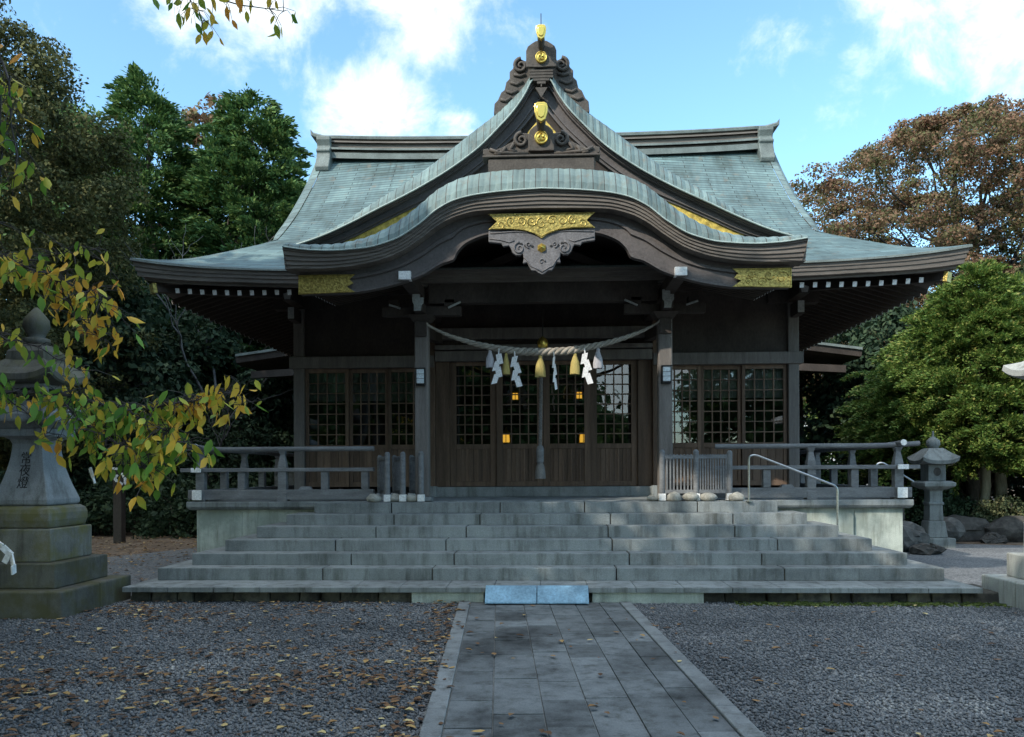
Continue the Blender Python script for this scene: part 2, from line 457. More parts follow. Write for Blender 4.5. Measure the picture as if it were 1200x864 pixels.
# ------------------------------------------------------------------ mesh helpers
class MB:
    def __init__(s):
        s.v, s.f, s.uv, s.mi = [], [], [], []

    def add(s, verts, faces, uvs=None, mi=0):
        o = len(s.v)
        s.v += [tuple(map(float, q)) for q in verts]
        for k, fc in enumerate(faces):
            s.f.append(tuple(i + o for i in fc))
            s.uv.append(uvs[k] if uvs else None)
            s.mi.append(mi)
        return s

    def box(s, x0, x1, y0, y1, z0, z1, mi=0):
        v = [(x, y, z) for z in (z0, z1) for y in (y0, y1) for x in (x0, x1)]
        return s.add(v, [(0, 2, 3, 1), (4, 5, 7, 6), (0, 1, 5, 4), (2, 6, 7, 3), (0, 4, 6, 2), (1, 3, 7, 5)], mi=mi)

    def frustum(s, cx, cy, z0, z1, hx0, hy0, hx1, hy1, mi=0):
        v = [(cx - hx0, cy - hy0, z0), (cx + hx0, cy - hy0, z0), (cx - hx0, cy + hy0, z0), (cx + hx0, cy + hy0, z0),
             (cx - hx1, cy - hy1, z1), (cx + hx1, cy - hy1, z1), (cx - hx1, cy + hy1, z1), (cx + hx1, cy + hy1, z1)]
        return s.add(v, [(0, 2, 3, 1), (4, 5, 7, 6), (0, 1, 5, 4), (2, 6, 7, 3), (0, 4, 6, 2), (1, 3, 7, 5)], mi=mi)

    def bar(s, p, q, w, h, mi=0, w2=None, h2=None):
        """rectangular bar from p to q, w across and h upright"""
        p, q = Vector(p), Vector(q)
        d = (q - p).normalized()
        up = Vector((0, 0, 1)) if abs(d.z) < 0.95 else Vector((0, 1, 0))
        a = d.cross(up).normalized()
        b = a.cross(d).normalized()
        w2, h2 = w2 or w, h2 or h
        v = []
        for c, ww, hh in ((p, w, h), (q, w2, h2)):
            for sx, sy in ((-1, -1), (1, -1), (1, 1), (-1, 1)):
                v.append(c + a * sx * ww / 2 + b * sy * hh / 2)
        return s.add(v, [(3, 2, 1, 0), (4, 5, 6, 7), (0, 1, 5, 4), (1, 2, 6, 5), (2, 3, 7, 6), (3, 0, 4, 7)], mi=mi)

    def tube(s, pts, rad, seg=8, cap=True, mi=0):
        pts = [Vector(p) for p in pts]
        n = len(pts)
        rads = rad if isinstance(rad, (list, tuple)) else [rad] * n
        rings = []
        prev = None
        for i in range(n):
            d = (pts[min(i + 1, n - 1)] - pts[max(i - 1, 0)]).normalized()
            if prev is None:
                up = Vector((0, 0, 1)) if abs(d.z) < 0.9 else Vector((1, 0, 0))
                a = d.cross(up).normalized()
            else:
                a = (prev - d * prev.dot(d))
                a = a.normalized() if a.length > 1e-6 else d.orthogonal().normalized()
            prev = a
            b = d.cross(a)
            rings.append([pts[i] + (a * math.cos(2 * math.pi * k / seg) + b * math.sin(2 * math.pi * k / seg)) * rads[i] for k in range(seg)])
        v = [q for r in rings for q in r]
        f = [(i * seg + k, i * seg + (k + 1) % seg, (i + 1) * seg + (k + 1) % seg, (i + 1) * seg + k) for i in range(n - 1) for k in range(seg)]
        if cap:
            f += [tuple(range(seg))[::-1], tuple((n - 1) * seg + k for k in range(seg))]
        return s.add(v, f, mi=mi)

    def lathe(s, prof, cx, cy, seg=24, mi=0, square=False):
        """prof: (radius, z) from bottom to top"""
        v, f = [], []
        for r, z in prof:
            for k in range(seg):
                a = 2 * math.pi * (k + 0.5) / seg
                v.append((cx + r * math.cos(a), cy + r * math.sin(a), z))
        for i in range(len(prof) - 1):
            for k in range(seg):
                f.append((i * seg + k, i * seg + (k + 1) % seg, (i + 1) * seg + (k + 1) % seg, (i + 1) * seg + k))
        f += [tuple(range(seg))[::-1], tuple((len(prof) - 1) * seg + k for k in range(seg))]
        return s.add(v, f, mi=mi)

    def prism(s, poly, y0, y1, mi=0):
        """outline in (x, z), thickness along y"""
        n = len(poly)
        area = sum(poly[i][0] * poly[(i + 1) % n][1] - poly[(i + 1) % n][0] * poly[i][1] for i in range(n))
        if area < 0:
            poly = poly[::-1]
        v = [(x, y0, z) for x, z in poly] + [(x, y1, z) for x, z in poly]
        f = [tuple(range(n)), tuple(range(2 * n - 1, n - 1, -1))]
        f += [(i, i + n, (i + 1) % n + n, (i + 1) % n) for i in range(n)]
        return s.add(v, f, mi=mi)

    def loft(s, lines, mi=0, u0=0.0):
        """quads between successive polylines of equal length, UV in metres"""
        L = [np.array(q, float) for q in lines]
        n = len(L[0])
        us = np.concatenate([[0], np.cumsum(np.linalg.norm(np.diff(L[0], axis=0), axis=1))]) + u0
        vs = [np.zeros(n)]
        for a, b in zip(L[:-1], L[1:]):
            vs.append(vs[-1] + np.linalg.norm(b - a, axis=1))
        v = [tuple(p) for q in L for p in q]
        f, uv = [], []
        for j in range(len(L) - 1):
            for i in range(n - 1):
                f.append((j * n + i, j * n + i + 1, (j + 1) * n + i + 1, (j + 1) * n + i))
                uv.append([(us[i], vs[j][i]), (us[i + 1], vs[j][i + 1]), (us[i + 1], vs[j + 1][i + 1]), (us[i], vs[j + 1][i])])
        return s.add(v, f, uv, mi)

    def build(s, name, mat, parent=None, smooth=False, bevel=0.0, solid=0.0):
        me = bpy.data.meshes.new(name)
        me.from_pydata(s.v, [], s.f)
        mats = mat if isinstance(mat, (list, tuple)) else [mat]
        for m in mats:
            me.materials.append(m)
        if len(mats) > 1:
            me.polygons.foreach_set('material_index', s.mi)
        if any(u is not None for u in s.uv):
            layer = me.uv_layers.new(name='UVMap')
            k = 0
            for fc, u in zip(s.f, s.uv):
                for j in range(len(fc)):
                    layer.data[k].uv = u[j] if u else (0.05, 0.05)
                    k += 1
        me.update()
        o = bpy.data.objects.new(name, me)
        link(o, parent)
        if smooth:
            me.polygons.foreach_set('use_smooth', [True] * len(me.polygons))
        if solid:
            md = o.modifiers.new('solid', 'SOLIDIFY')
            md.thickness = solid
            md.offset = -1
        if bevel:
            md = o.modifiers.new('bevel', 'BEVEL')
            md.width = bevel
            md.segments = 2
            md.limit_method = 'ANGLE'
            md.angle_limit = R(40)
        return o


def link(o, parent=None):
    COL.objects.link(o)
    if parent is not None:
        o.parent = parent
        o.matrix_parent_inverse = Matrix.Translation(-parent.location)


def tag(o, label, cat, group=None, kind=None):
    if label:
        o['label'] = label
        o['category'] = cat
    if group:
        o['group'] = group
    if kind:
        o['kind'] = kind
    return o


def thing(name, loc, label, cat, group=None):
    o = bpy.data.objects.new(name, None)
    o.empty_display_size = 0.2
    COL.objects.link(o)
    o.location = loc
    return tag(o, label, cat, group)


def copy_tree(o, offset, parent=None):
    c = o.copy()
    COL.objects.link(c)
    if parent is None:
        c.location = Vector(o.location) + Vector(offset)
    else:
        c.parent = parent
    for ch in list(o.children):
        copy_tree(ch, offset, c)
    return c


def bulk(name, V, faces, mat, parent=None, smooth=False):
    """many identical small pieces (N,k,3) in one mesh, fast"""
    N, k, _ = V.shape
    me = bpy.data.meshes.new(name)
    F = np.array(faces, dtype=np.int64)
    nf, m = F.shape
    idx = (F[None] + (np.arange(N) * k)[:, None, None]).reshape(-1)
    me.vertices.add(N * k)
    me.vertices.foreach_set('co', V.reshape(-1).astype(np.float32))
    me.loops.add(N * nf * m)
    me.loops.foreach_set('vertex_index', idx.astype(np.int32))
    me.polygons.add(N * nf)
    me.polygons.foreach_set('loop_start', (np.arange(N * nf) * m).astype(np.int32))
    me.materials.append(mat)
    me.update(calc_edges=True)
    me.validate()
    if smooth:
        me.polygons.foreach_set('use_smooth', [True] * len(me.polygons))
    o = bpy.data.objects.new(name, me)
    link(o, parent)
    return o


def square_profile(mb, cx, cy, prof, mi=0):
    """prof: (half width, z): square section"""
    v, f = [], []
    for h, z in prof:
        v += [(cx - h, cy - h, z), (cx + h, cy - h, z), (cx + h, cy + h, z), (cx - h, cy + h, z)]
    n = len(prof)
    for i in range(n - 1):
        for k in range(4):
            f.append((i * 4 + k, i * 4 + (k + 1) % 4, (i + 1) * 4 + (k + 1) % 4, (i + 1) * 4 + k))
    f += [(3, 2, 1, 0), tuple((n - 1) * 4 + k for k in range(4))]
    mb.add(v, f, mi=mi)


def spline(pts):
    """smooth z(x) through points, monotone cubic"""
    x = np.array([p[0] for p in pts], float)
    z = np.array([p[1] for p in pts], float)
    h = np.diff(x)
    d = np.diff(z) / h
    m = np.zeros(len(x))
    m[0], m[-1] = d[0], d[-1]
    for i in range(1, len(x) - 1):
        if d[i - 1] * d[i] <= 0:
            m[i] = 0
        else:
            w1, w2 = 2 * h[i] + h[i - 1], h[i] + 2 * h[i - 1]
            m[i] = (w1 + w2) / (w1 / d[i - 1] + w2 / d[i])

    def f(q):
        q = np.atleast_1d(np.asarray(q, float))
        i = np.clip(np.searchsorted(x, q) - 1, 0, len(x) - 2)
        t = np.clip((q - x[i]) / h[i], 0, 1)
        return ((2 * t**3 - 3 * t**2 + 1) * z[i] + (t**3 - 2 * t**2 + t) * h[i] * m[i]
                + (-2 * t**3 + 3 * t**2) * z[i + 1] + (t**3 - t**2) * h[i] * m[i + 1])
    return f


def arc_xs(f, half, period=0.155, per=5):
    """x samples so that each edge tile (one period of arc length) gets `per` segments; also the tile phase"""
    q = np.linspace(0, half, 3000)
    z = f(q)
    a = np.concatenate([[0], np.cumsum(np.hypot(np.diff(q), np.diff(z)))])
    n = int(a[-1] / period)
    period = a[-1] / n
    t = np.arange(n * per + 1) * period / per
    x = np.interp(t, a, q)
    ph = np.abs(np.sin(np.pi * t / period))
    return np.concatenate([-x[::-1], x[1:]]), np.concatenate([ph[::-1], ph[1:]]), period


def sym(f, xs, y):
    return [(x, y, float(f(abs(x))[0])) for x in xs]


# ------------------------------------------------------------------ setting: ground, gravel, path
g = MB()
g.add([(-600, -200, -0.012), (600, -200, -0.012), (600, 900, -0.012), (-600, 900, -0.012)], [(0, 1, 2, 3)])
tag(g.build('ground', M['soil']), None, None, kind='structure')
g = MB()
g.add([(-9.5, -14, 0), (12, -14, 0), (12, 17.0, 0), (7, 18.6, 0), (-7.2, 18.0, 0), (-9.5, 13, 0)], [(0, 1, 2, 3, 4, 5)])
tag(g.build('gravel_court', M['gravel']), None, None, kind='structure')

# path: slightly skewed to the hall, paved between kerbs
PA, PB = Vector((0.013, 10.0)), Vector((0.308, 4.94))
pdir = (PB - PA).normalized()
pprp = Vector((-pdir.y, pdir.x)) if -pdir.y > 0 else Vector((pdir.y, -pdir.x))


def path_pt(s, t):        # s metres from the far end towards the viewer, t across
    q = PA + pdir * s + pprp * t
    return q.x, q.y


def path_box(mb, s0, s1, t0, t1, z):
    v = [(*path_pt(s, t), zz) for zz in (-0.03, z) for s in (s0, s1) for t in (t0, t1)]
    mb.add(v, [(0, 2, 3, 1), (4, 5, 7, 6), (0, 1, 5, 4), (2, 6, 7, 3), (0, 4, 6, 2), (1, 3, 7, 5)])


rg = random.Random(3)
mb = MB()
edges_t = [-0.905, -0.60, -0.26, 0.05, 0.36, 0.66, 0.905]
for k in range(6):
    s = -rg.random() * 0.5
    while s < 17:
        ln = rg.choice([0.34, 0.42, 0.5, 0.6] if k < 2 else [0.5, 0.62, 0.75, 1.0])
        path_box(mb, max(s, 0.0) + 0.004, s + ln - 0.004, edges_t[k] + 0.004, edges_t[k + 1] - 0.004, 0.020 + rg.uniform(-0.004, 0.004))
        s += ln
o = mb.build('path', M['paver'], bevel=0.004)
tag(o, None, None, kind='structure')
mb = MB()
for sg in (-1, 1):
    s = 0.0
    while s < 17:
        path_box(mb, s + 0.003, s + 1.5 - 0.003, sg * 0.91 if sg > 0 else -1.045, 1.045 if sg > 0 else -0.91, 0.032)
        s += 1.5
o = mb.build('path_kerb', M['kerb'], bevel=0.008)
tag(o, None, None, kind='structure')
mb = MB()
v = [(*path_pt(s, t), 0.006) for s, t in ((0, -1.04), (17, -1.04), (17, 1.04), (0, 1.04))]
mb.add(v, [(0, 1, 2, 3)])
tag(mb.build('path_bed', M['kerb']), None, None, kind='structure')

# loose gravel stones in front of the steps
rs = np.random.default_rng(5)


def scatter_ground(n, x0, x1, y0, y1, power=1.0):
    x = rs.uniform(x0, x1, n)
    y = y0 + (y1 - y0) * rs.uniform(0, 1, n) ** power
    return x, y


def off_path(x, y, margin=1.06):
    d = np.stack([x - PA.x, y - PA.y], 1)
    t = d[:, 0] * pprp.x + d[:, 1] * pprp.y
    return np.abs(t) > margin


x, y = scatter_ground(150000, -6.2, 7.2, 4.3, 10.02, 1.35)
keep = off_path(x, y) & (np.abs(x) < 0.75 * y + 0.3)
x, y = x[keep], y[keep]
N = len(x)
sz = rs.uniform(0.009, 0.021, N)
oct_v = np.array([(1, 0, 0), (0, 1, 0), (-1, 0, 0), (0, -1, 0), (0, 0, 1), (0, 0, -1)], float)
V = oct_v[None] * sz[:, None, None] * rs.uniform(0.55, 1.25, (N, 6, 1))
ang = rs.uniform(0, 2 * np.pi, N)
tilt = rs.normal(0, 0.5, N)
ca, sa, ct, st = np.cos(ang), np.sin(ang), np.cos(tilt), np.sin(tilt)
Y1 = V[:, :, 1] * ct[:, None] - V[:, :, 2] * st[:, None]
Z1 = V[:, :, 1] * st[:, None] + V[:, :, 2] * ct[:, None]
V = np.stack([V[:, :, 0] * ca[:, None] - Y1 * sa[:, None] + x[:, None], V[:, :, 0] * sa[:, None] + Y1 * ca[:, None] + y[:, None], Z1 * 0.8 + (sz * 0.35)[:, None]], 2)
o = bulk('gravel_stones', V, [(0, 1, 4), (1, 2, 4), (2, 3, 4), (3, 0, 4), (1, 0, 5), (2, 1, 5), (3, 2, 5), (0, 3, 5)], M['stones'])
tag(o, 'loose grey crushed stones covering the court before the steps', 'gravel', kind='stuff')

# fallen leaves
xa, ya = scatter_ground(1000, -6.0, -0.9, 4.4, 10.0, 1.2)
k = off_path(xa, ya, 1.0)
cl = rs.uniform(0, 1, (22, 2)) * [4.6, 5.0] + [-5.8, 4.6]
ci = rs.integers(0, 22, 900)
xa = np.concatenate([xa, cl[ci, 0] + rs.normal(0, 0.32, 900)])
ya = np.concatenate([ya, np.clip(cl[ci, 1] + rs.normal(0, 0.2, 900), 4.3, 10.0)])
k = off_path(xa, ya, 1.0)
xb, yb = scatter_ground(130, 1.0, 6.5, 4.5, 9.8)
xc, yc = scatter_ground(3800, -14, -5.4, 11, 20)
xd, yd = scatter_ground(60, -1.0, 1.3, 4.6, 10)
xe = PA.x - 1.12 - 0.06 * (PA.y - 7) + rs.normal(0, 0.09, 220)
ye = rs.uniform(4.6, 10, 220)
xe = PA.x + (PA.y - ye) * 0.058 - 1.14 + rs.normal(0, 0.10, 220)
x = np.concatenate([xa[k], xb, xc, xd, xe])
y = np.concatenate([ya[k], yb, yc, yd, ye])
N = len(x)
L = rs.uniform(0.018, 0.046, N)
ang = rs.uniform(0, 2 * np.pi, N)
prof = np.array([(-1, 0, 0), (-0.3, 0.55, 0.3), (0.45, 0.45, 0.25), (1.1, 0, 0.15), (0.45, -0.45, 0.3), (-0.3, -0.55, 0.2)])
V = prof[None] * L[:, None, None]
V[:, :, 2] *= rs.uniform(-0.4, 1.8, (N, 1))
V = np.stack([V[:, :, 0] * np.cos(ang)[:, None] - V[:, :, 1] * np.sin(ang)[:, None] + x[:, None],
              V[:, :, 0] * np.sin(ang)[:, None] + V[:, :, 1] * np.cos(ang)[:, None] + y[:, None], V[:, :, 2] + np.where(off_path(x, y, 1.0), 0.028, 0.04)[:, None]], 2)
o = bulk('fallen_leaves', V, [(0, 5, 4, 3), (0, 3, 2, 1)], M['fallen'])
tag(o, 'brown and yellow leaves scattered over gravel and path', 'leaves', kind='stuff')

# moss line at the foot of the steps, right
N = 1500
x = rs.uniform(2.4, 5.3, N)
x = x + np.sin(x * 5) * 0.15
y = 9.85 + rs.normal(0, 0.07, N)
V = np.zeros((N, 4, 3))
aa = rs.uniform(0, 6.28, N)
hh = rs.uniform(0.015, 0.035, N)
V[:, 0] = np.stack([x - 0.02 * np.cos(aa), y - 0.02 * np.sin(aa), 0 * x + 0.012], 1)
V[:, 1] = np.stack([x + 0.02 * np.cos(aa), y + 0.02 * np.sin(aa), 0 * x + 0.012], 1)
V[:, 2] = V[:, 1] * [1, 1, 0] + np.stack([0.01 * np.sin(aa), 0.01 * np.cos(aa), hh], 1)
V[:, 3] = V[:, 0] * [1, 1, 0] + np.stack([0.01 * np.sin(aa), 0.01 * np.cos(aa), hh], 1)
o = bulk('moss', V, [(0, 1, 2, 3)], M['moss'])
tag(o, 'thin line of green moss at the foot of the stone steps', 'moss', kind='stuff')

# ------------------------------------------------------------------ stone stairs
stairs = thing('stone_stairs', (0, 10.5, 0), 'broad grey granite stairs of six steps on a paved plinth before the hall', 'stairs')
rg = random.Random(11)


def step_z(k):
    return 0.205 + 0.159 * k


STEP_W = [5.12, 4.80, 4.475, 4.145, 3.815, 3.49]
STEP_Y = [10.55, 10.88, 11.21, 11.54, 11.87, 12.20]
JOINTS = [[-2.9, -1.45, 0.95, 3.1], [-2.6, -1.2, 1.15, 2.9], [-2.9, -1.35, 0.95, 3.2], [-2.4, -1.1, 0.92, 2.7], [-2.2, -0.93, 0.98, 2.75], [-2.3, -0.65, 0.62, 2.3]]
for k in range(6):
    mb = MB()
    W, Y = STEP_W[k], STEP_Y[k]
    xs = [-W] + JOINTS[k] + [W]
    yb_ = 12.595 - 0.002 * k
    for a, b in zip(xs[:-1], xs[1:]):
        mb.box(a + 0.008, b - 0.008, Y + rg.uniform(-0.004, 0.004), yb_, step_z(k) - 0.002, step_z(k + 1) + rg.uniform(-0.003, 0.003))
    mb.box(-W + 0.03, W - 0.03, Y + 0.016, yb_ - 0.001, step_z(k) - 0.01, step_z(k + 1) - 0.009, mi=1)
    mb.build('step', [M['granite'], M['plinth']], stairs, bevel=0.008)
mb = MB()
xx = -5.25
while xx < 5.2:
    w = 0.58 if xx + 0.7 < 5.25 else 5.25 - xx
    mb.box(xx + 0.003, xx + w - 0.003, 9.90, 10.9, 0.14, 0.203)
    xx += w
for sg in (-1, 1):
    for j in range(4):
        y0 = 10.9 + j * 0.45
        a, b = sorted((sg * 4.6, sg * 5.25))
        mb.box(a + 0.003, b - 0.003, y0 + 0.003, y0 + 0.447, 0.14, 0.203)
mb.build('paving_slab', M['granite'], stairs, bevel=0.005)
mb = MB()
rg = random.Random(4)
for (xa_, xb_) in ((-5.2, 5.2),):
    xx = xa_
    while xx < xb_:
        w = rg.uniform(0.18, 0.55)
        j = rg.uniform(0, 0.07)
        mb.frustum(xx + w / 2, 10.4, -0.02, 0.137, w / 2, 0.42 - j, w / 2 - 0.012, 0.40 - j)
        xx += w
for sg in (-1, 1):
    mb.box(min(sg * 4.7, sg * 5.2), max(sg * 4.7, sg * 5.2), 10.83, 12.59, -0.02, 0.137)
mb.build('plinth', M['plinth'], stairs, bevel=0.02)
mb = MB()
mb.box(-1.62, -0.72, 9.93, 10.0, 0, 0.139)
mb.box(0.60, 1.95, 9.93, 10.0, 0, 0.139)
mb.build('kerb_block', M['wallstone'], stairs, bevel=0.01)

# blue ramp boards between path and slab
for k, (x0, x1, lab) in enumerate(((-0.70, -0.078, 'left one of two worn blue ramp boards joining path and stairs'), (-0.070, 0.55, 'right one of two worn blue ramp boards joining path and stairs'))):
    mb = MB()
    mb.add([(x0, 9.72, 0.034), (x1, 9.72, 0.034), (x0, 9.90, 0.206), (x1, 9.90, 0.206), (x0, 9.96, 0.206), (x1, 9.96, 0.206),
            (x0, 9.72, 0.05), (x1, 9.72, 0.05), (x0, 9.90, 0.224), (x1, 9.90, 0.224), (x0, 9.96, 0.224), (x1, 9.96, 0.224)],
           [(6, 7, 9, 8), (8, 9, 11, 10), (1, 0, 2, 3), (3, 2, 4, 5), (0, 1, 7, 6), (5, 4, 10, 11), (0, 6, 8, 2), (2, 8, 10, 4), (7, 1, 3, 9), (9, 3, 5, 11)])
    tag(mb.build('ramp_board', M['bluepaint'], bevel=0.004), lab, 'ramp board', 'blue boards over the edge of the stairs')

# ------------------------------------------------------------------ the hall
hall = thing('shrine_hall', (0, 15, 0), 'large dark timber shrine hall with green copper roofs and curved porch gable', 'shrine hall')

# stone base under the veranda
mb = MB()
xs = [-5.48, -4.75, -3.3, -1.7, 0, 1.7, 3.3, 4.75, 5.48]
for a, b in zip(xs[:-1], xs[1:]):
    mb.box(a + 0.002, b - 0.002, 12.60, 12.9, -0.02, 1.035)
for sg in (-1, 1):
    for j in range(5):
        a, b = sorted((sg * 5.18, sg * 5.48))
        mb.box(a, b, 12.903 + j * 1.6, 12.9 + j * 1.6 + 1.597, -0.02, 1.035)
mb.build('base_wall', M['wallstone'], hall, bevel=0.006)
mb = MB()
mb.frustum(0, 16.75, 1.037, 1.075, 5.56, 4.22, 5.60, 4.26)
mb.box(-5.60, 5.60, 12.49, 21.0, 1.077, 1.168)
mb.build('base_coping', M['granite'], hall, bevel=0.012)

# raised stone sill, threshold
mb = MB()
mb.box(-1.99, 1.99, 14.47, 14.66, 1.169, 1.345)
mb.box(-2.16, -1.92, 14.40, 14.60, 1.169, 1.36)
mb.box(1.92, 2.16, 14.40, 14.60, 1.169, 1.36)
mb.build('stone_sill', M['granite'], hall, bevel=0.008)

# hall columns
for x in (-4.46, 4.46):
    mb = MB()
    mb.box(x - 0.095, x + 0.095, 14.62, 14.82, 1.17, 4.9)
    mb.build('column', M['wood_post'], hall, bevel=0.012)
for x in (-2.06, 2.06):
    mb = MB()
    mb.box(x - 0.10, x + 0.10, 14.62, 14.82, 1.17, 4.9)
    mb.build('column', M['wood_wall'], hall, bevel=0.012)
for sg in (-1, 1):
    for y in (17.4, 20.2):
        mb = MB()
        mb.box(sg * 4.46 - 0.095, sg * 4.46 + 0.095, y - 0.1, y + 0.1, 1.17, 4.9)
        mb.build('column', M['wood_post'], hall, bevel=0.012)

# lintels and walls
mb = MB()
mb.box(-4.62, -1.97, 14.575, 14.80, 3.515, 3.725)
mb.box(1.97, 4.62, 14.575, 14.80, 3.515, 3.725)
mb.box(-1.955, 1.955, 14.58, 14.80, 3.62, 3.80)
mb.build('lintel', M['wood_post'], hall, bevel=0.008)
mb = MB()
mb.box(-4.36, 4.36, 14.70, 14.78, 3.73, 5.35)
for sg in (-1, 1):
    a, b = sorted((sg * 4.42, sg * 4.49))
    mb.box(a, b, 14.83, 20.2, 1.17, 5.2)
mb.box(-4.36, 4.36, 20.2, 20.28, 1.17, 5.2)
mb.build('wall', M['wood_dark'], hall)
mb = MB()
for sg in (-1, 1):
    a, b = sorted((sg * 4.50, sg * 4.56))
    for z in (2.0, 3.6):
        mb.box(a, b, 14.83, 20.1, z, z + 0.15)
mb.build('side_rail', M['wood_dark'], hall)
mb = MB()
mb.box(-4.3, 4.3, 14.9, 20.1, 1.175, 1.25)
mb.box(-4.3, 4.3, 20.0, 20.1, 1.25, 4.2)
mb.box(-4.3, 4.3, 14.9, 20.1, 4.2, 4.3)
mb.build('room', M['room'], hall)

# doors


def lattice_door(x0, x1, wx0, wx1, wz0, wz1, top, cols, rows, depth, wood, boards):
    d = MB()
    y0, y1 = depth, depth + 0.045
    d.box(x0, wx0, y0, y1, 1.35, top)
    d.box(wx1, x1, y0, y1, 1.35, top)
    d.box(wx0 + 0.001, wx1 - 0.001, y0 + 0.002, y1, wz1, top)
    d.box(wx0 + 0.001, wx1 - 0.001, y0 + 0.002, y1, wz0 - 0.09, wz0)
    d.box(wx0 + 0.001, wx1 - 0.001, y0 + 0.002, y1, 1.35, 1.44)
    door = d.build('door', wood, hall, bevel=0.004)
    p = MB()
    n = boards
    for i in range(n):
        a, b = wx0 + (wx1 - wx0) * i / n, wx0 + (wx1 - wx0) * (i + 1) / n
        p.box(a + 0.003, b - 0.003, y0 + 0.022, y1 - 0.006, 1.441, wz0 - 0.091)
    for i in range(1, n, 2):
        a = wx0 + (wx1 - wx0) * i / n
        p.box(a - 0.012, a + 0.012, y0 + 0.008, y0 + 0.0215, 1.441, wz0 - 0.091)
    p.build('lower_panel', wood, door, bevel=0.003)
    t = MB()
    for i in range(1, cols):
        a = wx0 + (wx1 - wx0) * i / cols
        t.box(a - 0.011, a + 0.011, y0 + 0.010, y0 + 0.030, wz0 + 0.001, wz1 - 0.001)
    for j in range(1, rows):
        z = wz0 + (wz1 - wz0) * j / rows
        t.box(wx0 + 0.001, wx1 - 0.001, y0 + 0.013, y0 + 0.033, z - 0.010, z + 0.010)
    t.build('lattice', wood, door)
    gq = MB()
    gq.add([(wx0, y0 + 0.037, wz0), (wx1, y0 + 0.037, wz0), (wx1, y0 + 0.037, wz1), (wx0, y0 + 0.037, wz1)], [(0, 1, 2, 3)])
    gq.build('glass_pane', M['glass'], door)
    return door


for k, (x0, x1) in enumerate(((-1.70, -0.855), (-0.85, -0.003), (0.003, 0.85), (0.855, 1.70))):
    lattice_door(x0, x1, x0 + 0.115, x1 - 0.11, 2.12, 3.55, 3.618, 4, 8, 14.68 if k in (1, 2) else 14.74, M['wood_wall'], 8)
for sg in (-1, 1):
    for k, (a, b) in enumerate(((2.17, 2.83), (2.835, 3.555), (3.56, 4.355))):
        x0, x1 = sorted((sg * a, sg * b))
        lattice_door(x0, x1, x0 + 0.06, x1 - 0.06, 2.12, 3.44, 3.513, 4, 7, 14.69 + (0.05 if k == 1 else 0), M['wood_wall'], 5)
    c = MB()
    a, b = sorted((sg * 2.15, sg * 4.35))
    nn = 60
    c.loft([[(a + (b - a) * i / nn, 14.83 + 0.012 * math.sin(i * 1.3), z) for i in range(nn + 1)] for z in (2.93, 3.5)])
    c.build('curtain', M['curtain'], hall, solid=0.006)
for sg in (-1, 1):
    mb = MB()
    a, b = sorted((sg * 1.705, sg * 1.955))
    mb.box(a, b, 14.70, 14.80, 1.347, 3.62)
    mb.build('door_jamb', M['wood_wall'], hall, bevel=0.004)

# ---- roof curves (measured in metres)
main_prof = spline([(0, 0), (0.55, 0.24), (1.2, 0.62), (2.1, 1.16), (3.0, 1.80), (3.6, 2.30), (4.3, 2.93), (5.0, 3.64), (5.1, 3.75)])
EX, EY0, EY1, EZ = 6.43, 12.40, 22.60, 4.755
HIP = 1.85
VX = 4.72


def upturn(s, d):
    return 0.235 * np.clip(s, 0, 1) ** 5 * np.clip(1 - d / 2.2, 0, 1) ** 1.5


def main_z(d, s):
    return EZ + float(main_prof(d)[0]) + float(upturn(np.array(s), d))


def hip_x(d):
    t = min(d / HIP, 1.0)
    return EX + (VX - EX) * t


rows_d = list(np.linspace(0, HIP, 9)) + list(np.linspace(HIP + 0.25, 5.1, 13))
NS = 48
ss = np.linspace(-1, 1, NS + 1)
mb = MB()
for yy in (0, 1):
    lines = []
    for d in rows_d:
        hx = hip_x(d)
        q = []
        for s in ss:
            y = EY0 + d if yy == 0 else EY1 - d
            q.append((s * hx, y, main_z(d, abs(s) * hx / EX if d < HIP else 0)))
        lines.append(q)
    mb.loft(lines)
# hipped side slopes
for sg in (-1, 1):
    lines = []
    for d in rows_d[:9]:
        hx = hip_x(d)
        q = []
        for s in ss:
            half = (EY1 - EY0) / 2 - d
            q.append((sg * hx, 17.5 + s * half, main_z(d, abs(s) * half / 5.1)))
        lines.append(q)
    mb.loft(lines)
main_roof = mb.build('main_roof', M['copper'], hall, smooth=False)
# rolled verge down the two sides of the upper roof
for sg in (-1, 1):
    mb = MB()
    for yy in (0, 1):
        lines = []
        for off, dz in ((0.0, 0.012), (0.13, -0.01), (0.22, -0.10), (0.235, -0.26)):
            q = []
            for d in np.linspace(HIP - 0.35, 5.1, 20):
                w = min(1, (d - HIP + 0.35) / 0.9)
                y = EY0 + d if yy == 0 else EY1 - d
                q.append((sg * (max(hip_x(d), VX) + off * w - (0.1 if d < HIP else 0) * 0), y, main_z(d, 0) + dz * w + 0.004))
            lines.append(q)
        mb.loft(lines)
    mb.build('verge_roll', M['copper_band'], main_roof)
mb = MB()
for sg in (-1, 1):
    poly = [(17.5 - 4.9 + d, main_z(max(d - 0.2, 0), 0) - 0.1) for d in np.linspace(1.9, 5.0, 10)]
    poly = [(EY0 + d, main_z(d, 0) - 0.22) for d in np.linspace(HIP, 5.1, 10)] + [(EY1 - d, main_z(d, 0) - 0.22) for d in np.linspace(5.0, HIP, 10)]
    v = [(sg * 4.62, y, z) for y, z in poly] + [(sg * 4.50, y, z) for y, z in poly]
    n = len(poly)
    mb.add(v, [tuple(range(n)), tuple(range(2 * n - 1, n - 1, -1))] + [(i, i + n, (i + 1) % n + n, (i + 1) % n) for i in range(n)])
mb.build('side_gable', M['wood_dark'], main_roof)

